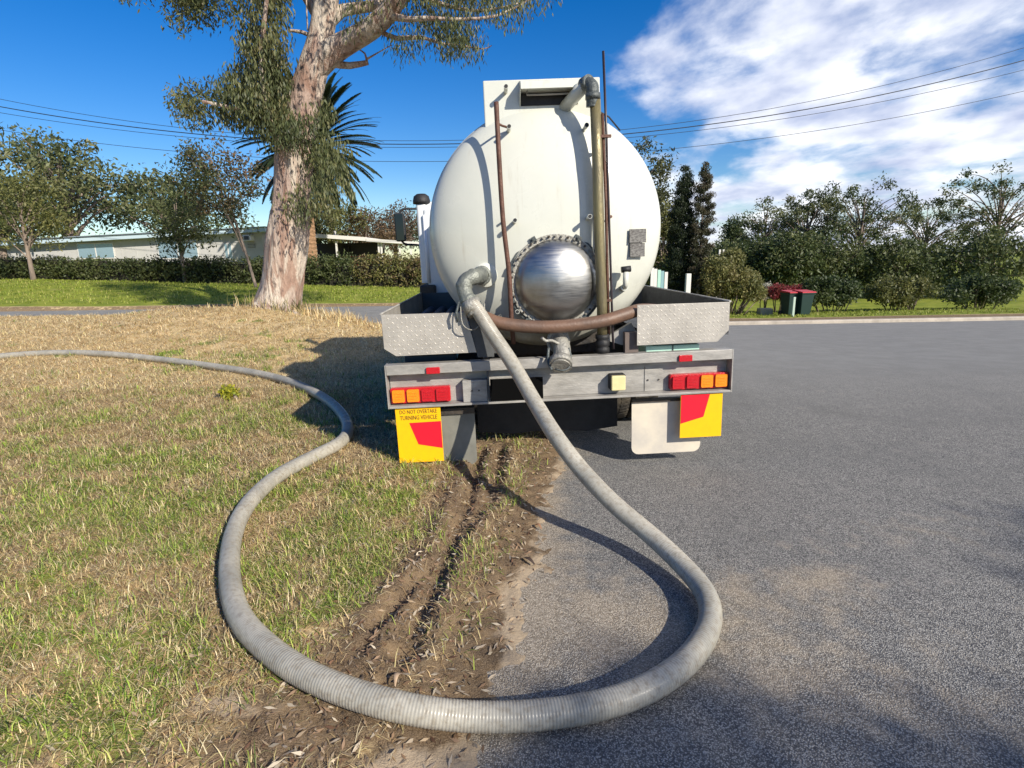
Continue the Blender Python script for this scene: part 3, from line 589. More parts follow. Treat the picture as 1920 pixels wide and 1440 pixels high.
for s in (-1, 1):
    xa, xb = sorted((s * 1.148, s * 1.165)); dr = MB().prism([(.42, .82), (1.22, .95), (1.62, 1.1), (1.72, 1.42), (1.40, 2.08), (.42, 2.08)], xa, xb, 'x').build('door', WHITEP, cab, bevel=.006)
    xa, xb = sorted((s * 1.1655, s * 1.171)); MB().prism([(.50, 1.47), (1.58, 1.47), (1.36, 2.02), (.50, 2.02)], xa, xb, 'x').build('door_window', GLASSD, dr)
    MB().tube([(s * 1.175, .50, 1.35), (s * 1.195, .53, 1.35), (s * 1.195, .62, 1.35), (s * 1.175, .65, 1.35)], .010, 8).build('door_handle', BLACK, dr)
    ma = MB().tube(spline([(s * 1.14, 1.2, 2.20), (s * 1.40, 1.15, 2.22), (s * 1.57, 1.12, 2.18), (s * 1.58, 1.12, 1.82), (s * 1.40, 1.15, 1.76), (s * 1.15, 1.2, 1.74)], .04), .014, 8).build('mirror_arm', BLACK, cab)
    MB().box(-.065, .065, -.04, .05, -.18, .18).build('mirror', BLACK, ma, (s * 1.58, 1.1, 1.99), bevel=.02); MB().box(-.05, .05, -.044, -.0405, -.165, .165).build('mirror_glass', mat('mirror_glass', (.05, .055, .06), .1, 1), ma, (s * 1.58, 1.1, 1.99))
MB().box(-.55, .55, -.006, .012, 1.55, 1.95).build('rear_window', GLASSD, cab)
sk = MB(); sk.prism(rpoly(-1.225, -1.115, .02, .16, .03), 1.30, 2.17, 'z'); sko = sk.build('air_intake', WHITEP, cab, bevel=.006)
cpm = MB(); cpm.lathe([(.001, .11), (.05, .105), (.085, .08), (.098, .03), (.098, .0), (.05, -.01), (.001, -.01)], (-1.165, .09, 2.18), 'z', 24); cpm.build('intake_cap', BLACK, sko)
MB().tube([(-1.135, .0, 1.3), (-1.135, .0, 2.05)], .022, 10).build('grab_pole', mat('white_pole', (.8, .8, .8), .3), cab)
MB().box(-1.24, -1.06, -.1, .5, .62, 1.28).build('air_cleaner', DARK, cab, bevel=.02)
MB().box(-1.0, 1.0, 2.06, 2.16, .42, .68).build('front_bumper', WHITEP, cab, bevel=.02)
for s in (-1, 1): MB().box(s * .8 - .12, s * .8 + .12, 2.03, 2.075, .78, .95).build('headlight', mat('headlight_glass', (.6, .62, .65), .1), cab, bevel=.01)
# brown rubber hose draped across the tank foot, blue hoses in the left tray
P = spline([TW(*p) for p in ((-.72, .55, 1.08), (-.62, .20, 1.16), (-.50, .04, 1.16), (-.38, -.01, 1.115), (-.15, -.02, 1.08), (.07, -.02, 1.075), (.33, -.0, 1.095), (.50, .04, 1.13), (.62, .095, 1.15), (.78, .17, 1.13), (.95, .4, 1.06), (1.0, 1.0, 1.0))], .03)
tag(MB().tube(P, .045, 20).build('rubber_hose', BROWN), 'dusty brown rubber hose slung across the tank foot, below the steel dome', 'hose')
BLUEH = mat('dark_blue_hose', (.02, .045, .10), .4, 0, 0, 20, .3, 8)
for k, (dx, lb) in enumerate(((0, 'dark blue hose in the left side tray, lying against its outer wall'), (.12, 'dark blue hose in the left side tray, the middle one'), (.24, 'dark blue hose in the left side tray, lying nearest the tank'))):
    P = spline([TW(-1.09 + dx, .10 + .03 * k, 1.02), TW(-1.08 + dx, .7, 1.03 + .03 * k), TW(-1.10 + dx, 1.5, 1.02), TW(-1.08 + dx, 2.2, 1.03)], .1)
    tag(MB().tube(P, .045, 14).build('tray_hose', BLUEH), lb, 'hose', 'blue hoses stored in the left tray')

# ------------------------------------------------------------------ the long ribbed suction hose
hp = [(-160, 690), (-40, 672), (90, 662), (200, 664), (300, 674), (420, 690), (500, 704), (560, 722), (610, 748), (640, 775), (652, 802), (640, 828), (590, 855), (520, 893), (465, 945), (438, 1000), (430, 1060), (436, 1120), (458, 1170), (505, 1218), (565, 1260), (650, 1297), (760, 1328), (870, 1343), (980, 1343), (1100, 1328), (1200, 1298), (1280, 1248), (1322, 1195)]
pts = []
for p in hp:
    q = on(*p, .05)
    for _ in range(4): q = on(*p, max(float(gz(q.x, q.y)), float(road_h(np.array([q.x]), np.array([q.y]))[0]) if q.x > -.2 else -9) + .052)
    pts.append(q)
pts += [Vector((.825, 2.09, .058)), Vector((.85, 2.23, .07)), Vector((.81, 2.41, .09)), Vector((.71, 2.61, .14)), Vector((.56, 2.76, .23)), Vector((.45, 2.86, .32)), Vector((.37, 2.96, .39)), Vector((.25, 3.09, .53))]
pts += [at(1000, 750, 3.40), at(960, 680, 3.63), TW(-.46, -.115, 1.10), TW(-.535, -.075, 1.235), TW(-.565, -.055, 1.265)]
P = spline(pts, .01)
for _ in range(60): P[1:-1] = .25 * P[:-2] + .5 * P[1:-1] + .25 * P[2:]
sl = np.concatenate([[0], np.cumsum(np.linalg.norm(np.diff(P, axis=0), axis=1))]); sn = np.arange(0, sl[-1], .0029)
P = np.stack([np.interp(sn, sl, P[:, k]) for k in range(3)], 1)
HR = .0480; Pq, T_, A_, B_ = frames(P); n = 20; th = np.arange(n) / n * 2 * pi
rr = HR + .0009 * np.sin(2 * pi * sn / .0115)
V = Pq[:, None] + rr[:, None, None] * (np.cos(th)[None, :, None] * A_[:, None] + np.sin(th)[None, :, None] * B_[:, None])
i = (np.arange(len(P) - 1)[:, None] * n); j = np.arange(n)[None]; F = np.stack([i + j, i + (j + 1) % n, i + n + (j + 1) % n, i + n + j], -1).reshape(-1, 4)
hm = MT('grey_suction_hose'); h1, h2 = hm.noise(3.5, 5), hm.noise(45, 4)
HOSE = hm.set(hm.mix(hm.rng(h2, .42, .72, 0, .6), hm.mix(hm.rng(h1, .35, .7), (.41, .385, .325), (.28, .27, .235)), (.20, .165, .12)), hm.rng(h1, .3, .7, .24, .38)); hm.p.inputs['Specular IOR Level'].default_value = .3
tag(link('suction_hose', np_mesh('suction_hose', V.reshape(-1, 3), F, HOSE, True)), 'long grey ribbed suction hose looping over grass and asphalt up to the tank outlet', 'hose')
for ch in list(cab.children): ch.parent = TR; ch.location = ch.location + cab.location
bpy.data.objects.remove(cab)
# ------------------------------------------------------------------ foliage helpers
def rnd_unit(n): v = RNG.normal(size=(n, 3)); return v / np.linalg.norm(v, axis=1)[:, None]
def leaves(C, spread, per, size, cols, droop=0., aspect=.28, flat=1.0, shell=0, tri=False):
    """leaf-sized faces scattered round the cluster centres C"""
    C = np.repeat(np.asarray(C, float), per, 0); n = len(C)
    sp = np.asarray(spread, float); sp = np.repeat(np.broadcast_to(sp, (n // per,)), per)
    d = rnd_unit(n) * (RNG.random(n) ** (.45 if not shell else .2))[:, None] * sp[:, None]; d[:, 2] *= flat
    P = C + d; a = rnd_unit(n); a[:, 2] -= droop; a /= np.linalg.norm(a, axis=1)[:, None]
    b = np.cross(a, rnd_unit(n)); b /= np.linalg.norm(b, axis=1)[:, None] + 1e-9
    s = size * (.6 + .8 * RNG.random(n))[:, None]
    if tri: V = np.stack([P - b * s * aspect * .5, P + b * s * aspect * .5, P + a * s], 1)
    else: V = np.stack([P, P + a * s * .45 + b * s * aspect * .5, P + a * s, P + a * s * .45 - b * s * aspect * .5], 1)
    k = V.shape[1]; cols = np.asarray(cols, float)
    cl = np.repeat(RNG.random(n // per), per); t = np.clip(.6 * cl + .4 * RNG.random(n), 0, .999); idx = t * (len(cols) - 1); i0 = idx.astype(int); f = (idx - i0)[:, None]
    col = (cols[i0] * (1 - f) + cols[np.minimum(i0 + 1, len(cols) - 1)] * f) * (.75 + .5 * RNG.random(n))[:, None]
    return V.reshape(-1, 3), np.arange(n * k).reshape(n, k), np.repeat(col, k, 0)
def leaf_obj(name, parts, parent=None, m=None):
    V = np.vstack([p[0] for p in parts]); off = 0; F = []
    for p in parts: F.append(p[1] + off); off += len(p[0])
    return link(name, np_mesh(name, V, np.vstack(F), m or LEAF, tint=np.vstack([p[2] for p in parts])), parent)
GUM = [(.04, .055, .024), (.08, .105, .038), (.14, .155, .06), (.21, .20, .09)]
DARKG = [(.022, .038, .014), (.04, .062, .02), (.07, .098, .03), (.11, .13, .045)]
OLIVEG = [(.07, .08, .025), (.14, .15, .045), (.23, .21, .07)]
RUSTG = [(.06, .06, .025), (.12, .085, .045), (.19, .12, .07), (.13, .12, .05)]
BARK = mat('grey_bark', (.27, .21, .17), .9, bump=.8, bscale=12, var=.5, vscale=4, stretch=(1, 1, .25))
bk = MT('blotched_gum_bark')
mpb = bk.t.nodes.new('ShaderNodeMapping'); bk.t.links.new(bk.tc.outputs['Object'], mpb.inputs[0]); mpb.inputs['Scale'].default_value = (1, 1, .22); bk.co = mpb.outputs[0]
k1, k2, k3 = bk.noise(2.2, 6, .6, .8), bk.noise(9, 6, .65, .5), bk.noise(2.8, 5, .6, 1.2)
bc = bk.mix(bk.rng(k1, .38, .6), (.40, .29, .235), (.58, .50, .41)); bc = bk.mix(bk.rng(k3, .5, .62, 0, .8), bc, (.30, .17, .12)); bc = bk.mix(bk.rng(k2, .52, .66, 0, .85), bc, (.13, .09, .075))
GUMB = bk.set(bc, .8, bk.math('ADD', k2, k1), .12, .9)

def trunk_mesh(branches, m, name='trunk', lump=.08, n=14, fl=0):
    """branches: lists of (point, radius); joined into one tapered limbed mesh"""
    b = MB()
    for br in branches:
        A = np.array([(*p, r) for p, r in br]); Q = spline([tuple(a) for a in A], .25 if A[:, 3].max() > .1 else .4)
        P, r = Q[:, :3], np.maximum(Q[:, 3], .004); nn = n if r.max() > .08 else 6
        Pf, T, A1, B1 = frames(P); th = np.arange(nn) / nn * 2 * pi
        rad = r[:, None] * (1 + lump * (nn > 6) * (fbm(2.2 * np.cos(th)[None] + P[:, 2:3] * .35, 2.2 * np.sin(th)[None] + P[:, 2:3] * .5, 3) * 1.4 + .5 * fbm(3 * np.cos(th)[None] + P[:, 2:3] * 1.5 + 9, 3 * np.sin(th)[None] + P[:, 2:3] * 1.1, 3)))
        if fl: rad = rad * (1 + fl * np.exp(-np.clip(P[:, 2:3] - P[0, 2], 0, 9) / .45) * (.5 + .5 * np.cos(th * 4 + 1)[None]))
        V = Pf[:, None] + rad[:, :, None] * (np.cos(th)[None, :, None] * A1[:, None] + np.sin(th)[None, :, None] * B1[:, None])
        f = [(i * nn + j, i * nn + (j + 1) % nn, (i + 1) * nn + (j + 1) % nn, (i + 1) * nn + j) for i in range(len(P) - 1) for j in range(nn)]
        b.add(V.reshape(-1, 3), f, True)
    return b
def gen_tree(px, pyb, pyt, Y, wpx, label, group=None, cols=GUM, ncl=60, per=120, leaf=.22, shape='round', name='gum_tree', bark=BARK, trunk_r=.16, base_z=None, crown=(.35, 1.0), droop=.4, seed=1, spread=.5, cat='tree', lean=0):
    rs = np.random.default_rng(seed); top = at(px, pyt, Y); bz = base_z if base_z is not None else gz(at(px, pyb, Y).x, Y); x = at(px, pyb, Y).x
    H = top.z - bz; Wd = wpx / FPX * Y * .5
    e = empty(name, (x, Y, bz), label=label, cat=cat, group=group)
    C = []
    while len(C) < ncl:
        u = rs.uniform(-1, 1, 3)
        if u @ u > 1: continue
        t = (u[2] + 1) / 2
        if shape == 'cone': wd = (1 - t) ** .8 + .05; u = np.array([u[0] * wd, u[1] * wd, u[2]])
        if shape == 'column': wd = min(1, ((1 - t) * 2.4) ** .75 + .05) * min(1, .6 + t * 2); u = np.array([rs.uniform(-1, 1) * wd * .8, rs.uniform(-1, 1) * wd * .8, u[2]])
        z = H * (crown[0] + (crown[1] - crown[0]) * t)
        C.append((u[0] * Wd + lean * z, u[1] * Wd, z))
    C = np.array(C); br = [[((0, 0, -.2), trunk_r * 1.25), ((lean * H * .2, 0, H * crown[0] * .6), trunk_r), ((lean * H * .5, 0, H * (crown[0] + .3 * (1 - crown[0]))), trunk_r * .7), ((lean * H * .8, 0, H * .86), trunk_r * .06)]]
    if shape in ('round', 'open'):
        for c in C[::(2 if shape == 'open' else 3)]:
            z0 = max(c[2] * rs.uniform(.4, .78), H * crown[0] * .6); br.append([((lean * z0, 0, z0), trunk_r * .4), ((c[0] * .5 + lean * z0 * .5, c[1] * .5, (z0 + c[2]) / 2 + .05 * H), trunk_r * .25), (tuple(c), trunk_r * .08)])
    trunk_mesh(br, bark).build('trunk', bark, e)
    sp = spread * (.6 + .8 * rs.random(len(C)))
    leaf_obj('crown', [leaves(C, sp, per, leaf, cols, droop, .4, .75)], e)
    return e

# ------------------------------------------------------------------ big gum tree on the verge
YG = 14.4; gb = at(522, 575, YG); gb.z = gz(gb.x, YG); G = empty('gum_tree', gb, label='huge gum tree with blotched pinkish trunk on the dry grass mound', cat='tree')
def GP(px, py, dy=0): return at(px, py, YG + dy) - gb
s_ = YG / FPX / 2 
def lim(*a): return [(tuple(GP(p[0], p[1], p[3] if len(p) > 3 else 0)), p[2] * s_) for p in a]
main = [((GP(514, 592)[0], 0, -.25), 104 * s_), ((GP(518, 572)[0], 0, .12), 86 * s_)] + lim((526, 545, 74), (532, 500, 70), (538, 450, 70), (545, 390, 62), (549, 330, 60), (554, 270, 60), (564, 215, 56), (577, 165, 52), (592, 118, 50), (602, 70, 42), (610, 20, 42), (618, -40, 38), (640, -130, 30), (650, -230, 18))
brs = [main, lim((590, 130, 40), (622, 96, 42, -.1), (660, 74, 36, -.3), (700, 50, 33, -.6), (735, 14, 30, -.9), (760, -40, 26, -1.2), (800, -110, 18, -1.5)),
       lim((606, 50, 30), (640, 20, 20, .2), (690, 12, 17, .5), (750, -2, 15, .8), (810, -40, 10, 1)),
       lim((600, 122, 12), (628, 120, 12), (655, 123, 11), (690, 117, 8)), lim((688, 117, 5), (684, 100, 3), (668, 90, 2)), lim((686, 112, 4), (710, 98, 2), (735, 84, 1.5)),
       lim((590, 70, 8), (565, 60, 6), (540, 57, 4)), lim((577, 57, 3), (575, 20, 2.4), (574, -20, 2)),
       lim((725, 28, 14, -.8), (765, 36, 9, -1.1), (800, 34, 7, -1.3), (860, 36, 5, -1.4), (930, 30, 4, -1.3), (985, 4, 2.5, -1.2)),
       lim((715, 60, 8, -.5), (745, 72, 8, -.7), (790, 70, 6, -.8), (830, 82, 4, -.8), (860, 84, 3, -.7), (905, 92, 2, -.7), (922, 85, 1.5, -.7)),
       lim((760, -20, 12, 0), (830, 8, 7, -.4), (890, 20, 5, -.5), (950, 12, 3, -.5), (1010, -5, 2, -.5)),
       lim((552, 330, 14), (520, 270, 10, -.5), (495, 180, 8, -.8), (490, 90, 7, -1), (500, 0, 6, -1.2), (490, -60, 5, -1.2)),
       lim((556, 250, 12), (500, 215, 8, -.4), (450, 205, 6, -.6), (380, 190, 5, -.7)), lim((600, 30, 26, .4), (540, -60, 20, .8), (440, -140, 14, 1.4), (330, -150, 10, 1.5)),
       lim((440, -140, 10, 1.4), (400, -50, 7, 1.2), (380, 10, 4, 1.1))]
brs += [[((GP(518, 572)[0] + .25 * cos(a), .25 * sin(a), .42), .16), ((GP(518, 572)[0] + .62 * cos(a), .62 * sin(a), .14), .13), ((GP(518, 572)[0] + 1.25 * cos(a), 1.25 * sin(a), -.02), .08), ((GP(518, 572)[0] + 1.9 * cos(a), 1.9 * sin(a), -.16), .03)] for a in (3.3, 4.1, 4.75, 5.5, 2.4)]
trunk_mesh(brs, GUMB, lump=.16, n=28, fl=.05).build('trunk', GUMB, G)
def cl_px(boxes, Yoff=(-1.2, 1.2)):
    out = []
    for x0, y0, x1, y1, n in boxes:
        for _ in range(n): out.append(tuple(GP(random.uniform(x0, x1), random.uniform(y0, y1), random.uniform(*Yoff))))
    return out
LC = [(.035, .048, .022), (.08, .10, .036), (.15, .16, .06), (.26, .22, .10)]
cA = cl_px([(478, -60, 535, 60, 30), (462, 60, 525, 140, 30), (440, 130, 525, 190, 32), (418, 160, 470, 212, 18), (470, 180, 530, 235, 24), (525, 225, 590, 285, 15), (585, 200, 612, 330, 12), (592, 260, 640, 360, 15), (560, 350, 610, 400, 8), (525, 375, 560, 400, 3), (500, 235, 540, 262, 6)], (-1.1, .5))
cB = cl_px([(640, -60, 760, 20, 22), (760, -30, 900, 30, 34), (760, 30, 800, 60, 6), (815, 40, 885, 85, 26), (880, -20, 990, 25, 20), (950, -20, 1030, 10, 8), (850, 70, 890, 95, 5), (740, 70, 780, 95, 5), (780, -120, 1000, -20, 40), (650, 20, 720, 45, 6)], (-1.8, .6))
cC = cl_px([(420, -40, 445, 14, 5), (230, -150, 420, -10, 46), (330, -20, 405, 40, 12), (330, 165, 430, 230, 16)], (.2, 1.8))
cT = cl_px([(300, -420, 1000, -110, 120)], (-3, 3))
leaf_obj('crown', [leaves(cA, .40, 100, .125, LC, 2.2, .26), leaves(cB, .36, 56, .125, LC, 1.8, .2), leaves(cC, .45, 110, .13, LC, 1.0, .3), leaves(cT, .7, 60, .16, LC, .6, .35)], G)

# ------------------------------------------------------------------ palm
YP = 33.0; pb = at(585, 520, YP); pb.z = gz(pb.x, YP); PC = at(583, 262, YP) - pb
PALM = empty('date_palm', pb, label='tall feather leaved palm behind the hedge, its crown behind the gum trunk', cat='palm tree')
pt = MB(); zs_ = np.arange(-.2, PC.z - .3, .11); rs_ = [.40 + .03 * (i % 2) + .10 * max(0, 1 - z / 1.0) * (z < 1) + .12 * max(0, (z - PC.z + 1.6)) for i, z in enumerate(zs_)]
pt.tube([(0, 0, z) for z in zs_], rs_, 18, smooth=False); pt.build('trunk', mat('orange_brown_palm_bark', (.34, .20, .11), .95, bump=.8, bscale=9, var=.5, vscale=7, stretch=(1, 1, 2.5)), PALM)
def frond(Lf, up, seed):
    rs = np.random.default_rng(seed); t = np.linspace(0, 1, 26); ang = up - t ** 1.5 * (.5 + .2 * rs.random())
    x = np.concatenate([[0], np.cumsum(np.cos(ang[:-1]) * Lf / 25)]); z = np.concatenate([[0], np.cumsum(np.sin(ang[:-1]) * Lf / 25)])
    V = []; F = []; C = []
    def quad(a, b, c, d, col): k = len(V); V.extend([a, b, c, d]); F.append((k, k + 1, k + 2, k + 3)); C.extend([col] * 4)
    for i in range(25):
        wd = .035 * (1 - t[i]) + .006; quad((x[i], -wd, z[i]), (x[i], wd, z[i]), (x[i + 1], wd, z[i + 1]), (x[i + 1], -wd, z[i + 1]), (.10, .10, .04))
    for u in np.linspace(.12, .99, 58):
        p = np.array([np.interp(u, t, x), 0, np.interp(u, t, z)]); a = np.interp(u, t, ang); ln = .50 * sin(pi * (.12 + .86 * u)) ** .55 * (.85 + .3 * rs.random())
        for s in (-1, 1):
            d = np.array([cos(a) * .8, s * .55, sin(a) * .8 + .14]); d /= np.linalg.norm(d); n2 = np.cross(d, [cos(a), 0, sin(a)]); n2 = np.cross(d, n2); n2 /= np.linalg.norm(n2) + 1e-9
            q = p + d * ln + np.array([0, 0, -.16 * ln]); w = .042; cc_ = np.array([.03, .045, .016]) * (.6 + 1.1 * rs.random())
            quad(tuple(p - n2 * w), tuple(p + n2 * w), tuple(q + n2 * w * .2), tuple(q - n2 * w * .2), tuple(cc_))
    return np_mesh('frond', V, F, LEAF, tint=np.array(C))
FR = [[frond(4.0, up, 10 * k + j) for j in range(2)] for k, up in enumerate((1.35, .95, .6, .25, -.15, -.55))]
random.seed(5); n_f = 0
for ring, cnt in enumerate((12, 24, 32, 34, 30, 22)):
    for k in range(cnt):
        az = 2 * pi * (k + random.random() * .6) / cnt + ring * .7
        link('frond', random.choice(FR[ring]), PALM, (PC.x + .2 * cos(az), .2 * sin(az), PC.z - .12 * ring), (random.uniform(-.25, .25), 0, az), (random.uniform(.86, 1.0),) * 3)

# ------------------------------------------------------------------ other vegetation
gen_tree(484, 560, 262, 26, 150, 'small grey green gum tree at the left, in front of the pale house', cols=RUSTG + GUM, ncl=46, per=110, leaf=.17, spread=.7, seed=3, trunk_r=.06, crown=(.42, 1), lean=-.26)
gen_tree(352, 560, 345, 29.5, 120, 'young gum tree growing behind the hedge in front of the two wide windows', cols=GUM, ncl=46, per=100, leaf=.17, spread=.7, seed=61, trunk_r=.09, crown=(.35, 1))
gen_tree(70, 560, 320, 29.5, 150, 'leafy young tree behind the hedge at the left end of the windows', cols=OLIVEG, ncl=56, per=100, leaf=.17, spread=.8, seed=62, trunk_r=.1, crown=(.3, 1), name='shade_tree')
gen_tree(330, 540, 330, 44, 210, 'broad gum tree behind the roof of the pale house, next to the small gum', cols=GUM, ncl=60, per=90, leaf=.34, spread=1.2, seed=4, trunk_r=.25)
gen_tree(150, 540, 250, 40, 240, 'tall gum tree behind the far left end of the pale house', cols=GUM, ncl=70, per=90, leaf=.34, spread=1.2, seed=5, trunk_r=.3)
gen_tree(20, 540, 330, 36, 200, 'dark green rounded tree at the far left edge', cols=DARKG, ncl=70, per=90, leaf=.3, spread=1.1, seed=6, trunk_r=.25, name='shade_tree')
gen_tree(628, 520, 362, 42, 110, 'olive green tree right beside the palm trunk behind the carport', cols=OLIVEG, ncl=50, per=110, leaf=.25, spread=.9, seed=7, trunk_r=.2, name='shade_tree')
gen_tree(692, 520, 392, 44, 110, 'rusty leaved bare-topped tree behind the middle of the carport', cols=RUSTG, ncl=60, per=90, leaf=.22, spread=.9, seed=8, trunk_r=.16, name='shade_tree')
gen_tree(745, 520, 384, 46, 95, 'purplish brown twiggy tree behind the right end of the carport', cols=[(.09, .07, .05), (.15, .10, .075), (.12, .10, .06)], ncl=50, per=80, leaf=.2, spread=.9, seed=9, trunk_r=.16, name='shade_tree')
gen_tree(820, 520, 392, 50, 140, 'dark tree behind the truck cab', cols=DARKG, ncl=60, per=80, leaf=.3, spread=1, seed=10, name='shade_tree')
gen_tree(1195, 560, 262, 31, 130, 'tall dark green tree rising behind the right edge of the tank', cols=[(.035, .04, .015), (.07, .08, .03), (.12, .12, .045)], ncl=110, per=120, leaf=.2, spread=.75, seed=11, trunk_r=.25, crown=(.12, 1), name='shade_tree')
gen_tree(1240, 560, 375, 29, 70, 'smaller olive tree between the tank and the dark cypress', cols=OLIVEG, ncl=50, per=110, leaf=.18, spread=.6, seed=12, trunk_r=.14, crown=(.1, 1), name='shade_tree')
cy = gen_tree(1274, 548, 306, 26.5, 48, 'dark green column cypress, the left one of two', None, [(.012, .022, .008), (.022, .036, .012), (.04, .055, .02)], 300, 170, .075, 'column', 'cypress', trunk_r=.12, crown=(.03, .985), droop=-1.6, seed=13, spread=.23)
gen_tree(1309, 548, 286, 26.0, 42, 'brownish thinner column cypress, the right one of two', None, [(.03, .04, .016), (.07, .07, .035), (.13, .09, .06)], 230, 130, .075, 'column', 'cypress', trunk_r=.10, crown=(.03, .985), droop=-1.6, seed=14, spread=.19)
gen_tree(1366, 560, 410, 52, 66, 'dark cone shaped conifer in the distance right of the cypresses', None, DARKG, 90, 90, .26, 'cone', 'conifer', trunk_r=.16, crown=(.05, 1), seed=15, spread=.8)
for k, (px, top, Y, wd, lb, cl) in enumerate(((1425, 372, 48, 120, 'open crowned gum tree with flat top above the garden bins, left of a taller gum', 'open'), (1500, 360, 44, 130, 'tall gum tree straight above the garden bins', 'open'), (1600, 330, 42, 190, 'tall spreading gum tree on the right side of the street', 'open'), (1720, 380, 46, 180, 'mid height gum tree between two taller gums at far right', 'open'), (1850, 300, 40, 220, 'tallest gum tree at the far right edge', 'open'))):
    gen_tree(px, 560, top, Y, wd, lb, None, GUM if k % 2 else DARKG + GUM[2:], 70, 85, .20, 'open', trunk_r=.13, crown=(.42, 1), seed=20 + k, spread=.55)
for k, (px, top, Y, wd, lb) in enumerate(((1340, 450, 42, 90, 'dark bushy tree just right of the cypresses'), (1405, 448, 40, 110, 'dark bushy tree behind the rounded hedge bush'), (1470, 436, 38, 110, 'very dark bushy tree directly behind the garden bins'), (1560, 440, 38, 130, 'dark bushy tree under the spreading gum'), (1680, 450, 37, 150, 'wide dark bushy tree at right'), (1820, 430, 36, 170, 'wide dark bushy tree at the far right edge'))):
    gen_tree(px, 570, top, Y, wd, lb, None, DARKG[1:] + OLIVEG[1:2], 90, 100, .24, 'round', 'bushy_tree', trunk_r=.16, crown=(.05, 1), seed=40 + k, spread=.9)
def bush(name, label, blobs, Y, cols, per, leaf, spread, cat='bush', group=None, dy=1.0):
    c0 = at(blobs[0][0], 560, Y); b0 = Vector((c0.x, Y, gz(c0.x, Y))); e = empty(name, b0, label=label, cat=cat, group=group); C = []
    for px, py, rx, ry, n in blobs:
        for _ in range(n):
            a = random.uniform(0, 2 * pi); r_ = sqrt(random.random()); q = at(px + rx * r_ * cos(a), py + ry * r_ * sin(a), Y + random.uniform(-dy, dy)) - b0; q.z = max(q.z, .08); C.append(tuple(q))
    leaf_obj('foliage', [leaves(C, spread, per, leaf, cols, 0, .5)], e)
    b = MB(); 
    for c in C[::6]: b.tube([(c[0] * .6, c[1] * .3, -.05), (c[0] * .9, c[1] * .7, c[2] * .6), c], [.03, .02, .006], 5)
    b.build('stem', BARK, e); return e
bush('clipped_bush', 'big sloping rounded bush with brown tips on the right lawn', [(1345, 525, 26, 26, 60), (1385, 530, 32, 22, 70), (1412, 545, 16, 12, 30), (1350, 500, 20, 14, 30)], 25.5, OLIVEG + [(.17, .13, .07)], 150, .11, .34)
bush('round_bush', 'small green ball bush just above the sloping bush', [(1372, 488, 17, 15, 40)], 27.5, OLIVEG, 140, .11, .3)
bush('low_bush', 'low dark bush at the foot of the two cypresses', [(1300, 540, 42, 12, 60), (1255, 520, 14, 30, 40)], 27.5, DARKG, 120, .11, .3)
bush('red_flowering_bush', 'red flowering shrub spreading behind the garden bins', [(1462, 547, 20, 9, 40), (1492, 546, 12, 8, 20)], 27.2, [(.10, .02, .02), (.26, .02, .03), (.12, .05, .03), (.34, .04, .05)], 90, .09, .22)
bush('pale_flowering_bush', 'pale low garden shrub between the sloping bush and the red shrub', [(1437, 545, 10, 9, 26)], 29, [(.2, .2, .14), (.5, .48, .4), (.08, .10, .04)], 70, .10, .25)
for k, (px, wd, lb) in enumerate(((1560, 50, 'dark garden shrub right of the bins'), (1690, 60, 'rounded garden shrub on the right lawn'), (1840, 70, 'wide garden shrub at the right edge of the lawn'))):
    bush('garden_bush', lb, [(px, 545, wd, 20, 60)], 27, OLIVEG if k % 2 else DARKG, 110, .14, .38)
# long hedge in front of the house
he = empty('hedge', (-12, 28, 0), label='long clipped dark green hedge in front of the pale house and carport', cat='hedge'); C = []; colr = []
for _ in range(1500):
    px = random.uniform(-260, 800); Y = 28.5 - (px - 700) * .004; q = at(px, 540, Y); z0 = gz(q.x, Y); top = at(px, 474 + random.uniform(-2, 5) + (5 if px < 560 else 0), Y).z
    t = random.random() ** .8; z = z0 + .1 + (top - .25 - z0 - .1) * t; C.append((q.x + 12, Y - 28 + random.uniform(-.45, .45), z))
C = np.array(C); lp = [leaves(C[C[:, 0] < 4.2], .32, 42, .13, DARKG[1:] + OLIVEG[:2], 0, .5), leaves(C[C[:, 0] >= 4.2], .32, 42, .13, OLIVEG + [(.16, .10, .06), (.05, .07, .03)], 0, .5)]
leaf_obj('foliage', lp, he)
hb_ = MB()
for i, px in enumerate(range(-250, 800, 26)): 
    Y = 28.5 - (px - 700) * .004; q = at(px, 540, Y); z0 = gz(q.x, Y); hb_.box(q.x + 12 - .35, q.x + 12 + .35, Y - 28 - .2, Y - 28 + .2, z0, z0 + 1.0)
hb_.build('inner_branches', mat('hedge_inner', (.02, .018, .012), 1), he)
# shrubs of dry grass at the foot of the gum: see grasses below

# ------------------------------------------------------------------ house and carport
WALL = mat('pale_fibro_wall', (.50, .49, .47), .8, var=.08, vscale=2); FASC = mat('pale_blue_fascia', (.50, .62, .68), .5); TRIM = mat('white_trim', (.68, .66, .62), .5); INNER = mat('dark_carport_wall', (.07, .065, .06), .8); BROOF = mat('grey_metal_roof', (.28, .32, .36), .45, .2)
HY = 36.0; ha = at(100, 500, HY); hb0 = at(497, 500, HY); gz0 = min(gz(ha.x, HY), gz(hb0.x, HY)) - .1; HO = empty('house', (hb0.x, HY, gz0), label='low pale house with blue grey fascia behind the hedge, left of the gum', cat='house')
def hz(px, py, Y=HY): return at(px, py, Y).z - gz0
x0, x1 = ha.x - hb0.x - 9, 0.0; ze = hz(480, 437)
MB().prism([(x0, 0), (x1, 0), (x1, ze + .1), (x0, ze - .75)], 0, 8, 'y').build('wall', WALL, HO)
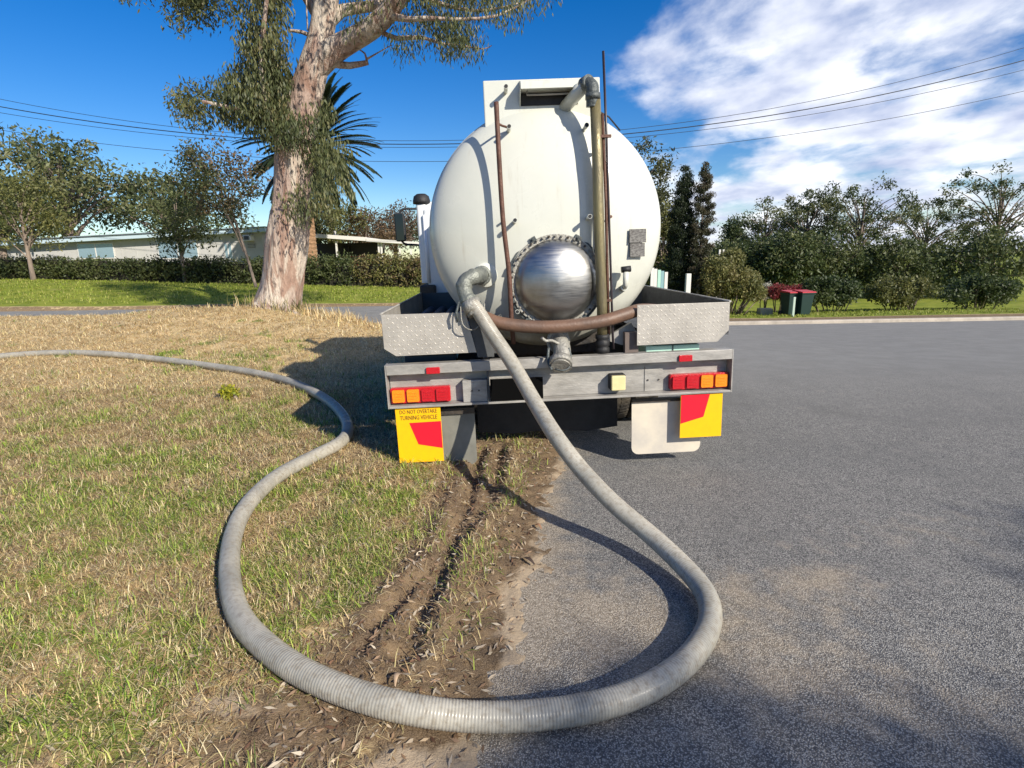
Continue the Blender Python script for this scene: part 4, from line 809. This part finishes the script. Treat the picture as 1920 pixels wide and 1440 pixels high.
rf = MB().prism([(x0 - .4, ze - .75), (x1 + .5, ze + .06), (x1 + .5, ze + .30), (x0 - .4, ze - .48)], -.6, 9, 'y').build('roof', FASC, HO); MB().prism([(x0 - .45, ze - .47), (x1 + .55, ze + .31), (x1 + .55, ze + .36), (x0 - .45, ze - .42)], -.7, 9.1, 'y').build('roof_sheeting', BROOF, rf)
for j in range(24): 
    xx = x0 + (x1 - x0) * (j + .5) / 24; MB().box(xx - .02, xx + .02, -.012, -.001, 0, ze - .75 + .8 * (j + .5) / 24).build('cover_strip', WALL, HO)
def hx(px, Y=HY): return at(px, 480, Y).x - hb0.x
for a, b_, t_, bo_ in ((424, 436, 458, 484), (300, 372, 455, 484), (150, 215, 458, 484)):
    MB().box(hx((a + b_) / 2) - .03, hx((a + b_) / 2) + .03, -.075, -.061, hz(a, bo_), hz(a, t_)).build('mullion', TRIM, HO)
    wf = MB().box(hx(a) - .06, hx(b_) + .06, -.05, -.013, hz(a, bo_) - .06, hz(a, t_) + .06).build('window', TRIM, HO); MB().box(hx(a), hx(b_), -.06, -.051, hz(a, bo_), hz(a, t_)).build('pane', mat('sky_window', (.25, .36, .44), .08, .2), wf)
ac = MB().box(hx(466), hx(481), -.55, -.013, hz(470, 452), hz(470, 441)).build('air_conditioner', TRIM, HO, bevel=.02); MB().box(hx(469), hx(478), -.56, -.551, hz(470, 450), hz(470, 443)).build('grille', GREY, ac)
vt = MB().box(hx(467), hx(481), -.05, -.013, hz(470, 464), hz(470, 456)).build('vent', GREY, HO)
for k in range(3): MB().box(hx(467), hx(481), -.07, -.051, hz(470, 463 - 2.6 * k), hz(470, 462 - 2.6 * k)).build('louvre', TRIM, vt)
CY = 35.0; ca = at(560, 500, CY); cgz = gz(ca.x, CY) - .05; CP = empty('carport', (ca.x, CY, cgz), label='open flat roofed carport with white posts right of the gum trunk', cat='carport')
def cx(px): return at(px, 480, CY).x - ca.x
def cz(px, py): return at(px, py, CY).z - cgz
MB().prism([(cx(548), cz(560, 442)), (cx(690), cz(690, 452)), (cx(690), cz(690, 445)), (cx(548), cz(560, 435))], -.3, 5, 'y').build('roof', TRIM, CP)
MB().prism([(cx(691), cz(690, 453)), (cx(800), cz(790, 460)), (cx(800), cz(790, 455)), (cx(691), cz(690, 447))], -.3, 4, 'y').build('roof', TRIM, CP)
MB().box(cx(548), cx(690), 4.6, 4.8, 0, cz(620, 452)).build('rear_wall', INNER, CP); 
MB().box(cx(561), cx(577), -.05, .15, 0, cz(570, 448)).build('side_screen', TRIM, CP)
MB().box(cx(606), cx(619), 4.5, 4.59, 0, cz(610, 456)).build('door', BLACK, CP)
for px in (632, 711, 716, 750, 771): MB().box(cx(px) - .05, cx(px) + .05, .0, .1, 0, cz(px, 452 + (px > 700) * 3)).build('post', TRIM, CP)
MB().tube([(cx(613), 2, cz(613, 443)), (cx(613), 2, cz(613, 430))], .07, 10).build('flue', ALU, CP)
# a parked car in the carport's shade
CA = empty('parked_car', (at(655, 480, CY).x, CY + 2.2, cgz), label='dark red car parked in the shade of the carport', cat='car')
cr = [(-2.1, .35), (-2.15, .75), (-1.6, .92), (-.9, 1.38), (.5, 1.42), (1.2, .98), (2.0, .82), (2.1, .4)] + [(1.3 + .36 * cos(a), .34 + .36 * sin(a)) for a in np.linspace(0, pi, 8)] + [(-1.3 + .36 * cos(a), .34 + .36 * sin(a)) for a in np.linspace(0, pi, 8)]
cb = MB().prism(cr, -.8, .8).build('body', mat('dark_red_paint', (.20, .01, .015), .25, coat=.6), CA, bevel=.05); MB().prism([(-1.4, .95), (-.85, 1.3), (.42, 1.34), (1.0, .98)], -.81, .81).build('side_windows', GLASSD, cb)
for xx in (-1.3, 1.3):
    for yy in (-.7, .7): MB().lathe([(.001, -.1), (.2, -.1), (.32, -.08), (.33, 0), (.32, .08), (.2, .1), (.001, .1)], (xx, yy, .33), n=20).build('wheel', TYRE, CA)

# ------------------------------------------------------------------ bins, posts, wires
def bin_(px, pyb, Y, label):
    q = at(px, pyb, Y); e = empty('wheelie_bin', (q.x, Y, gz(q.x, Y)), (0, 0, radians(8)), label, 'bin', 'wheelie bins on the right lawn')
    m = MB(); v = [(-.21, -.26, .06), (.21, -.26, .06), (.21, .22, .06), (-.21, .22, .06), (-.28, -.36, .95), (.28, -.36, .95), (.28, .30, .95), (-.28, .30, .95)]
    m.add(v, [(0, 1, 5, 4), (1, 2, 6, 5), (2, 3, 7, 6), (3, 0, 4, 7), (3, 2, 1, 0), (4, 5, 6, 7)]); m.box(-.30, .30, -.38, .32, .90, .955); m.build('body', mat('dark_green_bin', (.012, .035, .032), .45), e, bevel=.015)
    l = MB(); l.prism([(-.42, .957), (.33, .957), (.36, 1.0), (.25, 1.05), (-.38, 1.0)], -.31, .31, 'x'); l.build('lid', LIDRED, e, bevel=.012)
    MB().tube([(-.24, .36, .98), (.24, .36, .98)], .016, 8).build('handle', BLACK, e)
    for s in (-1, 1): MB().lathe([(.001, -.03), (.09, -.03), (.1, 0), (.09, .03), (.001, .03)], (s * .25, .25, .10), 'x', 16).build('wheel', BLACK, e)
bin_(1479, 590, 23.6, 'dark green wheelie bin with red lid, the left one beside a pale post'); bin_(1502, 590, 23.4, 'dark green wheelie bin with red lid, the right one beside a pale post')
def post(name, px, pyt, pyb, Y, r_, m, label, cat='post', group=None):
    t = at(px, pyt, Y); q = at(px, pyb, Y); z = gz(q.x, Y); o = MB().box(-r_, r_, -r_, r_, -.1, t.z - z).build(name, m, None, (q.x, Y, z), bevel=.01)
    return tag(o, label, cat, group)
post('marker_post', 1486, 557, 594, 22.6, .045, mat('pale_green_post', (.42, .52, .44), .6), 'pale green square post standing in front of the two bins')
post('gate_post', 1289, 513, 548, 24.5, .10, TRIM, 'white gate post standing between the two cypresses')
gt = empty('garden_gate', (at(1238, 540, 24).x, 24, gz(at(1238, 540, 24).x, 24)), label='white and teal garden gate right beside the tank edge', cat='gate')
for k, (px, m_) in enumerate(((1222, TRIM), (1228, TRIM), (1235, MINT), (1241, mat('teal_panel', (.22, .38, .40), .5)), (1248, TRIM))):
    q = at(px, 540, 24) - gt.location; MB().box(q.x - .065, q.x + .065, -.03, .03, 0, at(px, 502 + 2 * k, 24).z - gt.location.z).build('paling', m_, gt)
for px, t in ((1345, 468), (1352, 468)): post('far_post', px, t, 540, 33, .05, TRIM, 'thin white post above the sloping bush, %s of a pair' % ('left' if px < 1350 else 'right'))
q = at(1436, 560, 24.5); sb = MB().box(-.28, .28, -.2, .2, -.05, .30).build('sandstone_block', mat('sandstone', (.48, .40, .26), .9, bump=.5, var=.2), None, (q.x, 24.5, gz(q.x, 24.5)), bevel=.03); tag(sb, 'small sandstone block on the lawn by the sloping bush', 'block')
def wire(y0, k, Y, label, group, r_=.012, x0=-170, x1=2090, c=770, slope=0):
    pts = []
    for px in np.linspace(x0, x1, 60):
        y = y0 - k * (px - c) ** 2 + slope * (px - c); pts.append(tuple(at(px, y + .0174 * (px - 960) * 0, Y)))
    o = MB().tube(pts, r_, 6).build('power_line', BLACK); tag(o, label, 'cable', group)
for y0, k, r_, lb in ((264, 1.32e-4, .012, 'topmost power line crossing the sky behind the tank'), (270.5, 1.19e-4, .022, 'thick second power line from the top behind the tank'), (276.5, 1.10e-4, .012, 'third power line from the top behind the tank'), (303, 1.0e-4, .012, 'lowest and separate power line behind the tank')): wire(y0, k, 30, lb, 'power lines behind the tank', r_)
WOOD = mat('weathered_pole_timber', (.16, .13, .10), .9, bump=.5, bscale=20, var=.3, stretch=(1, 1, .2))
for px, lb in ((-172, 'timber power pole beyond the left edge'), (2092, 'timber power pole beyond the right edge')):
    q = at(px, 560, 30); z = gz(q.x, 30); tz = at(px, 60, 30).z; e = empty('power_pole', (q.x, 30, z), label=lb, cat='power pole', group='power poles')
    MB().tube([(0, .12, -.3), (0, .12, tz - z)], [.17, .12], 14).build('pole', WOOD, e); MB().box(-.9, .9, -.02, .08, tz - z - .6, tz - z - .48).build('crossarm', WOOD, e)

# ------------------------------------------------------------------ tree behind the viewer, whose crown shades the bottom and right edge of the ground
sb_ = empty('gum_tree', (10.2, -8.6, gz(10.2, -8.6)), label='gum tree behind the viewer casting shade on the near asphalt', cat='tree')
cs = []
def shade(x, y, h): return (x + 1.15 * h - 10.2, y - 1.27 * h + 8.6, h)
rs = np.random.default_rng(77)
for _ in range(200):
    x = rs.uniform(-.2, 5.5); h = rs.uniform(6.5, 9.5); ylim = 1.62 if x > .9 else 1.86 ; y = rs.uniform(-2.5, ylim); cs.append(shade(x, y - .25, h))
for _ in range(60):
    y = rs.uniform(-.5, 3.5); x = rs.uniform(2.35 + .42 * max(0, (y - 1.5)), 6); h = rs.uniform(6.5, 9.0); cs.append(shade(x, y, h))
cs = np.array(cs); br = [[((0, 0, -.2), .4), ((0, .1, 3), .3), ((.2, -.3, 5.5), .24), ((.3, -.8, 8), .12)]]
for c in cs[::5]: br.append([((.1, -.1, 4.5), .12), (tuple(.5 * (c + np.array([.1, -.1, 5.5]))), .07), (tuple(c), .02)])
trunk_mesh(br, BARK).build('trunk', BARK, sb_); leaf_obj('crown', [leaves(cs, .42, 130, .13, LC, .6, .35)], sb_)

# ------------------------------------------------------------------ grasses, litter, stones
def blades(x, y, hgt, wid, cols, lean=.5, zoff=0, flat=0, seg2=True):
    n = len(x); z = gnd(x, y, True) + zoff; a = RNG.random(n) * 2 * pi; d = np.stack([np.cos(a), np.sin(a)], 1); s = np.stack([-d[:, 1], d[:, 0]], 1)
    ln = hgt * (.5 + RNG.random(n)); el = np.clip(RNG.normal(1.1 - flat, .35, n), .03, 1.5); w_ = wid * (.6 + .8 * RNG.random(n))
    h1 = ln * .55 * np.cos(el); v1 = ln * .55 * np.sin(el); el2 = el - lean * (.4 + RNG.random(n)); h2 = ln * .45 * np.cos(el2); v2 = ln * .45 * np.sin(el2)
    p0 = np.stack([x, y, z - .004], 1); p1 = p0 + np.stack([d[:, 0] * h1, d[:, 1] * h1, v1], 1); p2 = p1 + np.stack([d[:, 0] * h2, d[:, 1] * h2, np.maximum(v2, -v1 * .9)], 1)
    s3 = np.stack([s[:, 0], s[:, 1], np.zeros(n)], 1) * w_[:, None] * .5
    V = np.stack([p0 - s3, p0 + s3, p1 - s3 * .8, p1 + s3 * .8, p2], 1)
    cols = np.asarray(cols, float); i = RNG.integers(0, len(cols), n); C = cols[i] * (.65 + .7 * RNG.random(n))[:, None]
    k = np.arange(n)[:, None] * 5; F = np.concatenate([k + [0, 1, 3], k + [0, 3, 2], k + [2, 3, 4]], 0)
    return V.reshape(-1, 3), F, np.repeat(C, 5, 0)
def scatter(n, x0, x1, y0, y1, clump=0, prob=None):
    x = RNG.uniform(x0, x1, n); y = RNG.uniform(y0, y1, n)
    if clump: 
        c = RNG.integers(0, max(1, n // clump), n); cx_ = RNG.uniform(x0, x1, n // clump + 1); cy_ = RNG.uniform(y0, y1, n // clump + 1); r_ = RNG.normal(0, .026, (n, 2)) * (1 + y[:, None] * 0); x = cx_[c] + r_[:, 0]; y = cy_[c] + r_[:, 1]
    if prob is not None: m = RNG.random(n) < prob(x, y); x, y = x[m], y[m]
    return x, y
STRAW = [(.72, .55, .29), (.78, .63, .36), (.62, .45, .23), (.46, .31, .15), (.80, .69, .44), (.66, .56, .26), (.32, .21, .1)]
GRN = [(.20, .31, .035), (.28, .40, .05), (.38, .46, .08), (.11, .18, .025), (.46, .47, .13), (.5, .44, .2)]
def p_dry(x, y): sd, d, g_ = verge_masks(x, y); return ss(sd, .05, .5) * np.clip(1 - 1.25 * d, 0.03, 1) * (1 - .35 * g_)
def p_grn(x, y): sd, d, g_ = verge_masks(x, y); return ss(sd, .05, .3) * np.clip(g_ * 1.6 - .10, 0, 1) * (1 - .7 * d)
def grass_obj(name, parts, label): o = leaf_obj(name, parts, None, GRASS); tag(o, label, 'grass', kind='stuff')
dz = []; gz_ = []
for (xa, xb, ya, yb, nd, ng, sc) in ((-3.6, .35, .9, 3.2, 150000, 60000, 1), (-6.6, .5, 3.2, 6.5, 170000, 80000, 1.35), (-10.5, .5, 6.5, 10.5, 150000, 46000, 2.0), (-17, -1, 10.5, 16.8, 130000, 14000, 3.0)):
    x, y = scatter(nd, xa, xb, ya, yb, 7, p_dry); dz.append(blades(x, y, .062 * (1 + .4 * (sc - 1)), .0030 * sc, STRAW[:6] + [(.32, .21, .1), (.24, .16, .08)] * (sc < 1.5), .9, flat=.62 + .13 * (sc > 1.5)))
    x, y = scatter(ng, xa, xb, ya, yb, 14, p_grn); gz_.append(blades(x, y, .062 * (1 + .3 * (sc - 1)), .0034 * sc, GRN, .8, flat=.25))
grass_obj('dry_grass', dz, 'matted straw coloured dry grass over the verge'); grass_obj('green_grass', gz_, 'green grass tufts growing through the dry verge')
# standing dry weeds by the gum tree's foot and along the corner
tw = []
for px, py, n, h, col in ((575, 590, 420, .42, OLIVEG), (598, 598, 520, .30, STRAW), (640, 606, 380, .22, STRAW), (560, 584, 300, .3, STRAW + OLIVEG), (500, 583, 240, .14, STRAW), (690, 612, 160, .15, STRAW), (450, 584, 200, .12, STRAW)):
    q = on(px, py, .12); x = RNG.normal(q.x, .38, n); y = RNG.normal(min(q.y, 14.2), .3, n); tw.append(blades(x, y, h, .014, col, .5))
grass_obj('tall_dry_weeds', tw, 'tall straw coloured weeds right of the gum tree foot')
x, y = scatter(60000, -34, 24, FARK + .9, 30, 5, lambda a, b: b > FARK + .5 + 2.5 * (a > -1)); grass_obj('lawn_grass', [blades(x, y, .09, .02, [(.22, .29, .03), (.32, .38, .05), (.15, .20, .02), (.42, .40, .12)], .5)], 'mown bright green lawn beyond the side street')
# litter: curled gum leaves and bark flakes
def litter(x, y, size, cols, asp=.26, z=.004, zf=None):
    n = len(x); zz_ = (zf or (lambda a, b: gnd(a, b, True)))(x, y) + z + RNG.random(n) * .006; a = RNG.random(n) * 2 * pi; L_ = size * (.5 + RNG.random(n)); t = RNG.normal(0, .28, n); r_ = RNG.normal(0, .5, n)
    u = np.stack([np.cos(a) * np.cos(t), np.sin(a) * np.cos(t), np.sin(t)], 1) * L_[:, None] * .5; v = np.stack([-np.sin(a) * np.cos(r_), np.cos(a) * np.cos(r_), np.sin(r_)], 1) * (L_ * asp * .5)[:, None]; c = np.stack([x, y, zz_], 1)
    V = np.stack([c - u, c - u * .1 - v, c + u, c - u * .1 + v], 1); cols = np.asarray(cols); C = cols[RNG.integers(0, len(cols), n)] * (.6 + .8 * RNG.random(n))[:, None]
    return V.reshape(-1, 3), np.arange(4 * n).reshape(n, 4), np.repeat(C, 4, 0)
LIT = [(.42, .32, .21), (.30, .19, .11), (.22, .12, .07), (.50, .41, .30), (.36, .24, .15), (.56, .48, .36)]
def p_lit(x, y): sd, d, g_ = verge_masks(x, y); return ss(sd, -.06, .12) * (.12 + .9 * np.exp(-np.abs(sd - .45) / .5)) 
x, y = scatter(17000, -2.2, .5, 1.1, 5.0, 0, p_lit); x2, y2 = scatter(9000, -9, .5, 5, 14, 0, lambda a, b: p_lit(a, b) * .6 + .15 * (seg_sd(a, b, EDGE) > 0))
tag(leaf_obj('leaf_litter', [litter(x, y, .034, LIT), litter(x2, y2, .06, LIT)]), 'dry gum leaves and bark flakes strewn along the road edge', 'leaf litter', kind='stuff')
def pebbles(n, x0, x1, y0, y1, s0, s1, cols, zf, prob):
    x, y = scatter(n, x0, x1, y0, y1, 0, prob); n = len(x); r_ = s0 + (s1 - s0) * RNG.random(n) ** 3; z = zf(x, y)
    base = np.array([(1, 0, 0), (0, 1, 0), (-1, 0, 0), (0, -1, 0), (0, 0, 1)], float); V = base[None] * r_[:, None, None] * (.6 + .7 * RNG.random((n, 5, 1))); a = RNG.random(n) * 6.3
    X = V[..., 0] * np.cos(a)[:, None] - V[..., 1] * np.sin(a)[:, None]; Y_ = V[..., 0] * np.sin(a)[:, None] + V[..., 1] * np.cos(a)[:, None]
    V = np.stack([X + x[:, None], Y_ + y[:, None], V[..., 2] * .75 + z[:, None] - .001], -1); k = np.arange(n)[:, None] * 5; F = np.concatenate([k + [0, 1, 4], k + [1, 2, 4], k + [2, 3, 4], k + [3, 0, 4]], 0)
    cols = np.asarray(cols); C = cols[RNG.integers(0, len(cols), n)] * (.6 + .8 * RNG.random(n))[:, None]; return V.reshape(-1, 3), F, np.repeat(C, 5, 0)
STONE = mat('loose_stone', (.4, .36, .3), .9, attr='tint')
def p_grv(x, y): sd = -seg_sd(x, y, EDGE); return np.clip(.10 + np.exp(-np.abs(sd) / .22) + .45 * np.exp(-((x - 1.1) / .6) ** 2 - ((y - 2.2) / .4) ** 2), 0, 1) * (sd > -.02) * (y < 9)
GC = [(.16, .155, .15), (.32, .29, .25), (.44, .36, .27), (.09, .09, .095), (.52, .45, .36)]
tag(leaf_obj('loose_gravel', [pebbles(42000, -.3, 3.2, 1.0, 5.0, .0012, .005, GC, road_h, p_grv)], None, STONE), 'fine loose gravel scattered along the asphalt edge', 'gravel', kind='stuff')
def p_clod(x, y): sd = seg_sd(x, y, EDGE); return np.clip(np.exp(-(np.abs(seg_sd(x, y, BAND)) / .2) ** 2) + np.exp(-(rut_d(x, y) / .08) ** 2), 0, 1) * (sd > .02)
tag(leaf_obj('soil_clods', [pebbles(26000, -1.6, .4, 1.1, 4.6, .002, .011, [(.12, .08, .05), (.17, .12, .08), (.08, .055, .035), (.22, .16, .11)], lambda a, b: gnd(a, b, True), p_clod)], None, STONE), 'crumbled dark soil clods thrown up along the tyre ruts', 'soil', kind='stuff')
# single fallen things one can pick out
def strip_leaf(px, py, L_, ang, col, label, name='fallen_leaf', cat='leaf'):
    q = on(px, py, .03); z = gz(q.x, q.y) if seg_sd(np.array([q.x]), np.array([q.y]), EDGE)[0] > 0 else 0; z = max(z, 0) + .012
    b = MB(); n = 8; v = []
    for i in range(n + 1):
        t = i / n; w_ = L_ * .10 * sin(pi * (.05 + .93 * t)) + .001; x = (t - .5) * L_; yv = .15 * L_ * sin(t * 3); v += [(x, yv - w_, .02 * sin(t * 5)), (x, yv, .012 + .02 * sin(t * 5) - .008), (x, yv + w_, .02 * sin(t * 5))]
    b.add(v, [(3 * i + j, 3 * i + j + 1, 3 * i + j + 4, 3 * i + j + 3) for i in range(n) for j in range(2)], True)
    o = b.build(name, mat('fallen_leaf', col, .7, var=.3, vscale=30), None, (q.x, q.y, z), rot=(0, 0, radians(ang))); tag(o, label, cat, 'fallen leaves')
strip_leaf(992, 1046, .13, 115, (.05, .03, .02), 'dark curled strip of bark lying at the asphalt edge inside the hose loop', 'bark_strip', 'bark')
strip_leaf(1012, 980, .10, 100, (.28, .15, .08), 'brown curled gum leaf on the soil near the hose shadow')
strip_leaf(755, 1282, .10, 70, (.48, .34, .22), 'pale tan curled leaf lying just above the hose at the rut end')
# clover like weed in the grass
for px, py, lb in ((432, 752, 'yellow flowering weed by the left end of the hose'), ): bush('yellow_weed', lb, [(px, py, 9, 20, 12)], on(px, py + 10).y, [(.12, .2, .03), (.5, .45, .03), (.2, .3, .05)], 60, .035, .07, 'weed', dy=.08)
